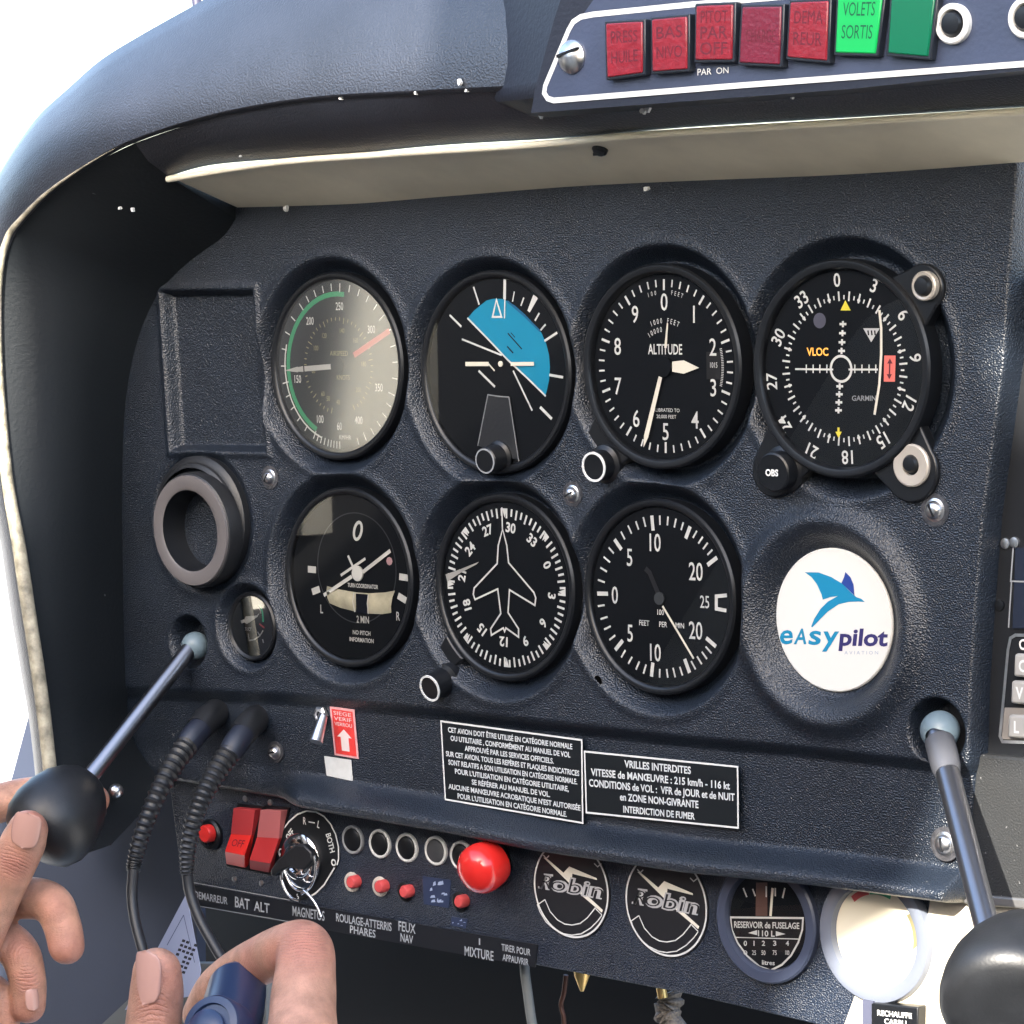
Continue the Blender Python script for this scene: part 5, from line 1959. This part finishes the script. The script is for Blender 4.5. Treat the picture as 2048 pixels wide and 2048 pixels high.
# right hand
limb(b, [(314, 1944, 196, 9.6), (313, 1990, 196, 10.6), (306, 2060, 198, 11.0), (300, 2150, 202, 13), (330, 2290, 212, 19)])
limb(b, [(404, 2030, 124, 8.4), (440, 1972, 130, 9.0), (508, 1928, 140, 9.8), (575, 1900, 148, 10.6), (608, 1898, 151, 11.2), (611, 1935, 156, 11.8), (606, 2010, 166, 12.8), (600, 2130, 184, 14.5), (560, 2280, 210, 19)])
limb(b, [(590, 2090, 170, 12), (600, 2200, 185, 14), (560, 2330, 215, 18)])
limb(b, [(400, 2120, 130, 9), (500, 2100, 140, 10), (600, 2150, 165, 12), (590, 2280, 200, 17)])
limb(b, [(330, 2290, 212, 19), (450, 2330, 222, 24), (560, 2310, 214, 19)])
wr2 = Vector(TPn.L(440, 2480, 262))
limb(b, [(450, 2320, 222, 25), (440, 2480, 262, 26)])
limb(b, [(wr2, 26), (wr2.lerp(pm(230, -430, 520), 0.45), 34), (pm(230, -430, 520), 42)])
body = b.build("person", SKIN, None)
body.rotation_euler = (0, 0, 0)
md = body.modifiers.new("remesh", 'REMESH')
md.mode = 'VOXEL'
md.voxel_size = 0.0011
md.use_smooth_shade = True
sm = body.modifiers.new("smooth", 'SMOOTH')
sm.factor = 0.6
sm.iterations = 9
# the mesh itself is the person: take over the Empty's place, label and category
body.location = TPn.e.location
body.rotation_euler = TPn.e.rotation_euler
for k_ in ("label", "category"):
    body[k_] = TPn.e[k_]
bpy.data.objects.remove(TPn.e)
body.name = "person"


def skin_detail(joints, tips):
    """redder finger tips and knuckles, and crease ridges across the joints: (u, v, h, reach mm, toward u, v, h)"""
    nt = SKIN.node_tree
    bs = nt.nodes["Principled BSDF"]
    tc = nt.nodes.new("ShaderNodeTexCoord")

    def math_(op, a, b=None, clamp=False):
        n = nt.nodes.new("ShaderNodeMath")
        n.operation = op
        n.use_clamp = clamp
        for i, q in enumerate((a, b)):
            if q is None:
                continue
            if isinstance(q, (int, float)):
                n.inputs[i].default_value = q
            else:
                nt.links.new(q, n.inputs[i])
        return n.outputs[0]

    def mask(p, reach):
        d = nt.nodes.new("ShaderNodeVectorMath")
        d.operation = 'DISTANCE'
        nt.links.new(tc.outputs["Object"], d.inputs[0])
        d.inputs[1].default_value = tuple(x * MM for x in p)
        return math_('SUBTRACT', 1.0, math_('DIVIDE', d.outputs["Value"], reach * MM), clamp=True)
    red = None
    for q in tips + [j[:4] for j in joints]:
        mk_ = mask(TPn.L(*q[:3]), q[3])
        red = mk_ if red is None else math_('MAXIMUM', red, mk_)
    old = bs.inputs["Base Color"].links[0].from_socket
    mx = nt.nodes.new("ShaderNodeMix")
    mx.data_type = 'RGBA'
    nt.links.new(math_('MULTIPLY', red, 0.6), mx.inputs[0])
    nt.links.new(old, mx.inputs[6])
    mx.inputs[7].default_value = (0.40, 0.125, 0.095, 1)
    nt.links.new(mx.outputs[2], bs.inputs["Base Color"])
    hgt = None
    wob = nt.nodes.new("ShaderNodeTexNoise")
    wob.inputs["Scale"].default_value = 140
    nt.links.new(tc.outputs["Object"], wob.inputs["Vector"])
    for j in joints:
        p, t = Vector(TPn.L(*j[:3])), Vector(TPn.L(*j[4:7]))
        ax_ = (t - p).normalized()
        dt = nt.nodes.new("ShaderNodeVectorMath")
        dt.operation = 'DOT_PRODUCT'
        nt.links.new(tc.outputs["Object"], dt.inputs[0])
        dt.inputs[1].default_value = tuple(ax_)
        ph = math_('ADD', math_('MULTIPLY', dt.outputs["Value"], 2 * math.pi / (2.6 * MM)), math_('MULTIPLY', wob.outputs[0], 7.0))
        w_ = math_('MULTIPLY', math_('POWER', math_('ABSOLUTE', math_('SINE', ph)), 0.35), mask(p, j[3] * 0.85))
        hgt = w_ if hgt is None else math_('ADD', hgt, w_)
    b2 = nt.nodes.new("ShaderNodeBump")
    b2.inputs["Strength"].default_value = 0.8
    b2.inputs["Distance"].default_value = 0.0008
    nt.links.new(hgt, b2.inputs["Height"])
    nt.links.new(bs.inputs["Normal"].links[0].from_socket, b2.inputs["Normal"])
    nt.links.new(b2.outputs[0], bs.inputs["Normal"])


skin_detail([(30, 1725, 120, 13, 56, 1660, 112), (104, 1812, 106, 14, 60, 1795, 100), (128, 1852, 104, 11, 133, 1893, 96), (38, 1895, 112, 13, 0, 1880, 105), (54, 1962, 110, 11, 56, 2012, 103),
             (608, 1885, 160, 20, 606, 2010, 166), (520, 1925, 148, 13, 575, 1900, 148), (310, 2015, 206, 14, 314, 1944, 196)],
            [(133, 1910, 98, 17), (56, 2030, 104, 15), (350, 1960, 200, 16), (186, 1600, 50, 14), (60, 1640, 112, 12), (560, 1925, 160, 16)])


def nail(u, v, h, ln, wd, th, tip, face):
    """nail: centre, length along tip (panel-frame vector), facing 'face'"""
    c_ = Vector(TPn.L(u, v, h))
    t = Vector(tip).normalized()
    n_ = Vector(face).normalized()
    n_ = (n_ - t * n_.dot(t)).normalized()
    s_ = t.cross(n_)
    mb = MB()
    rows = []
    NU, NV = 15, 15
    for i in range(NV):
        a = -1 + 2 * i / (NV - 1)
        row = []
        for j in range(NU):
            q = -1 + 2 * j / (NU - 1)
            wmax = (1 - abs(a) ** 3.2) ** 0.42 if abs(a) < 1 else 0.0
            x = q * wmax
            ang = x * 0.95
            row.append(tuple(c_ + t * (a * ln / 2) + s_ * (math.sin(ang) * wd / 2 / math.sin(0.95)) + n_ * ((math.cos(ang) - 1) * wd * 0.42 + th * (1 - x * x) * 0.5 - 0.25 * a * a * 2)))
        rows.append(row)
    mb.loft(rows)
    o = mb.build("fingernail", NAIL, body, angle=80)
    sd = o.modifiers.new("solid", 'SOLIDIFY')
    sd.thickness = 0.0006
    sd.offset = -1
    return o


vd = Vector(CAM).normalized()
nail(50, 1661, 121.6, 17.0, 13.0, 1.2, (0.30, 0.95, 0.0), (0.62, 0.16, 0.76))
nail(287, 1955, 205.4, 21.0, 13.5, 0.8, (0.0, 1.0, -0.08), (0.10, 0.20, 1.0))
nail(66, 1999, 109, 10, 6.5, 0.6, (0.1, -1.0, 0.0), (1.0, 0.2, 0.3))
# clothing and shoulders out of the frame
b = MB()
SH = [(-170, -20, 700), (230, -20, 700)]
limb(b, [(pm(-300, -420, 470), 52), (pm(-250, -230, 600), 60), (pm(-165, -40, 700), 66)])
limb(b, [(pm(230, -430, 520), 52), (pm(240, -240, 620), 60), (pm(225, -40, 700), 66)])
limb(b, [(pm(30, -560, 690), 150), (pm(30, -300, 700), 145), (pm(30, -80, 700), 130)])
limb(b, [(pm(-140, -50, 700), 70), (pm(30, -30, 700), 80), (pm(200, -50, 700), 70)])
sh = b.build("shirt", mat("shirt_cloth", (0.42, 0.38, 0.31), 0.85), body)
md = sh.modifiers.new("remesh", 'REMESH')
md.mode = 'VOXEL'
md.voxel_size = 0.008
md.use_smooth_shade = True
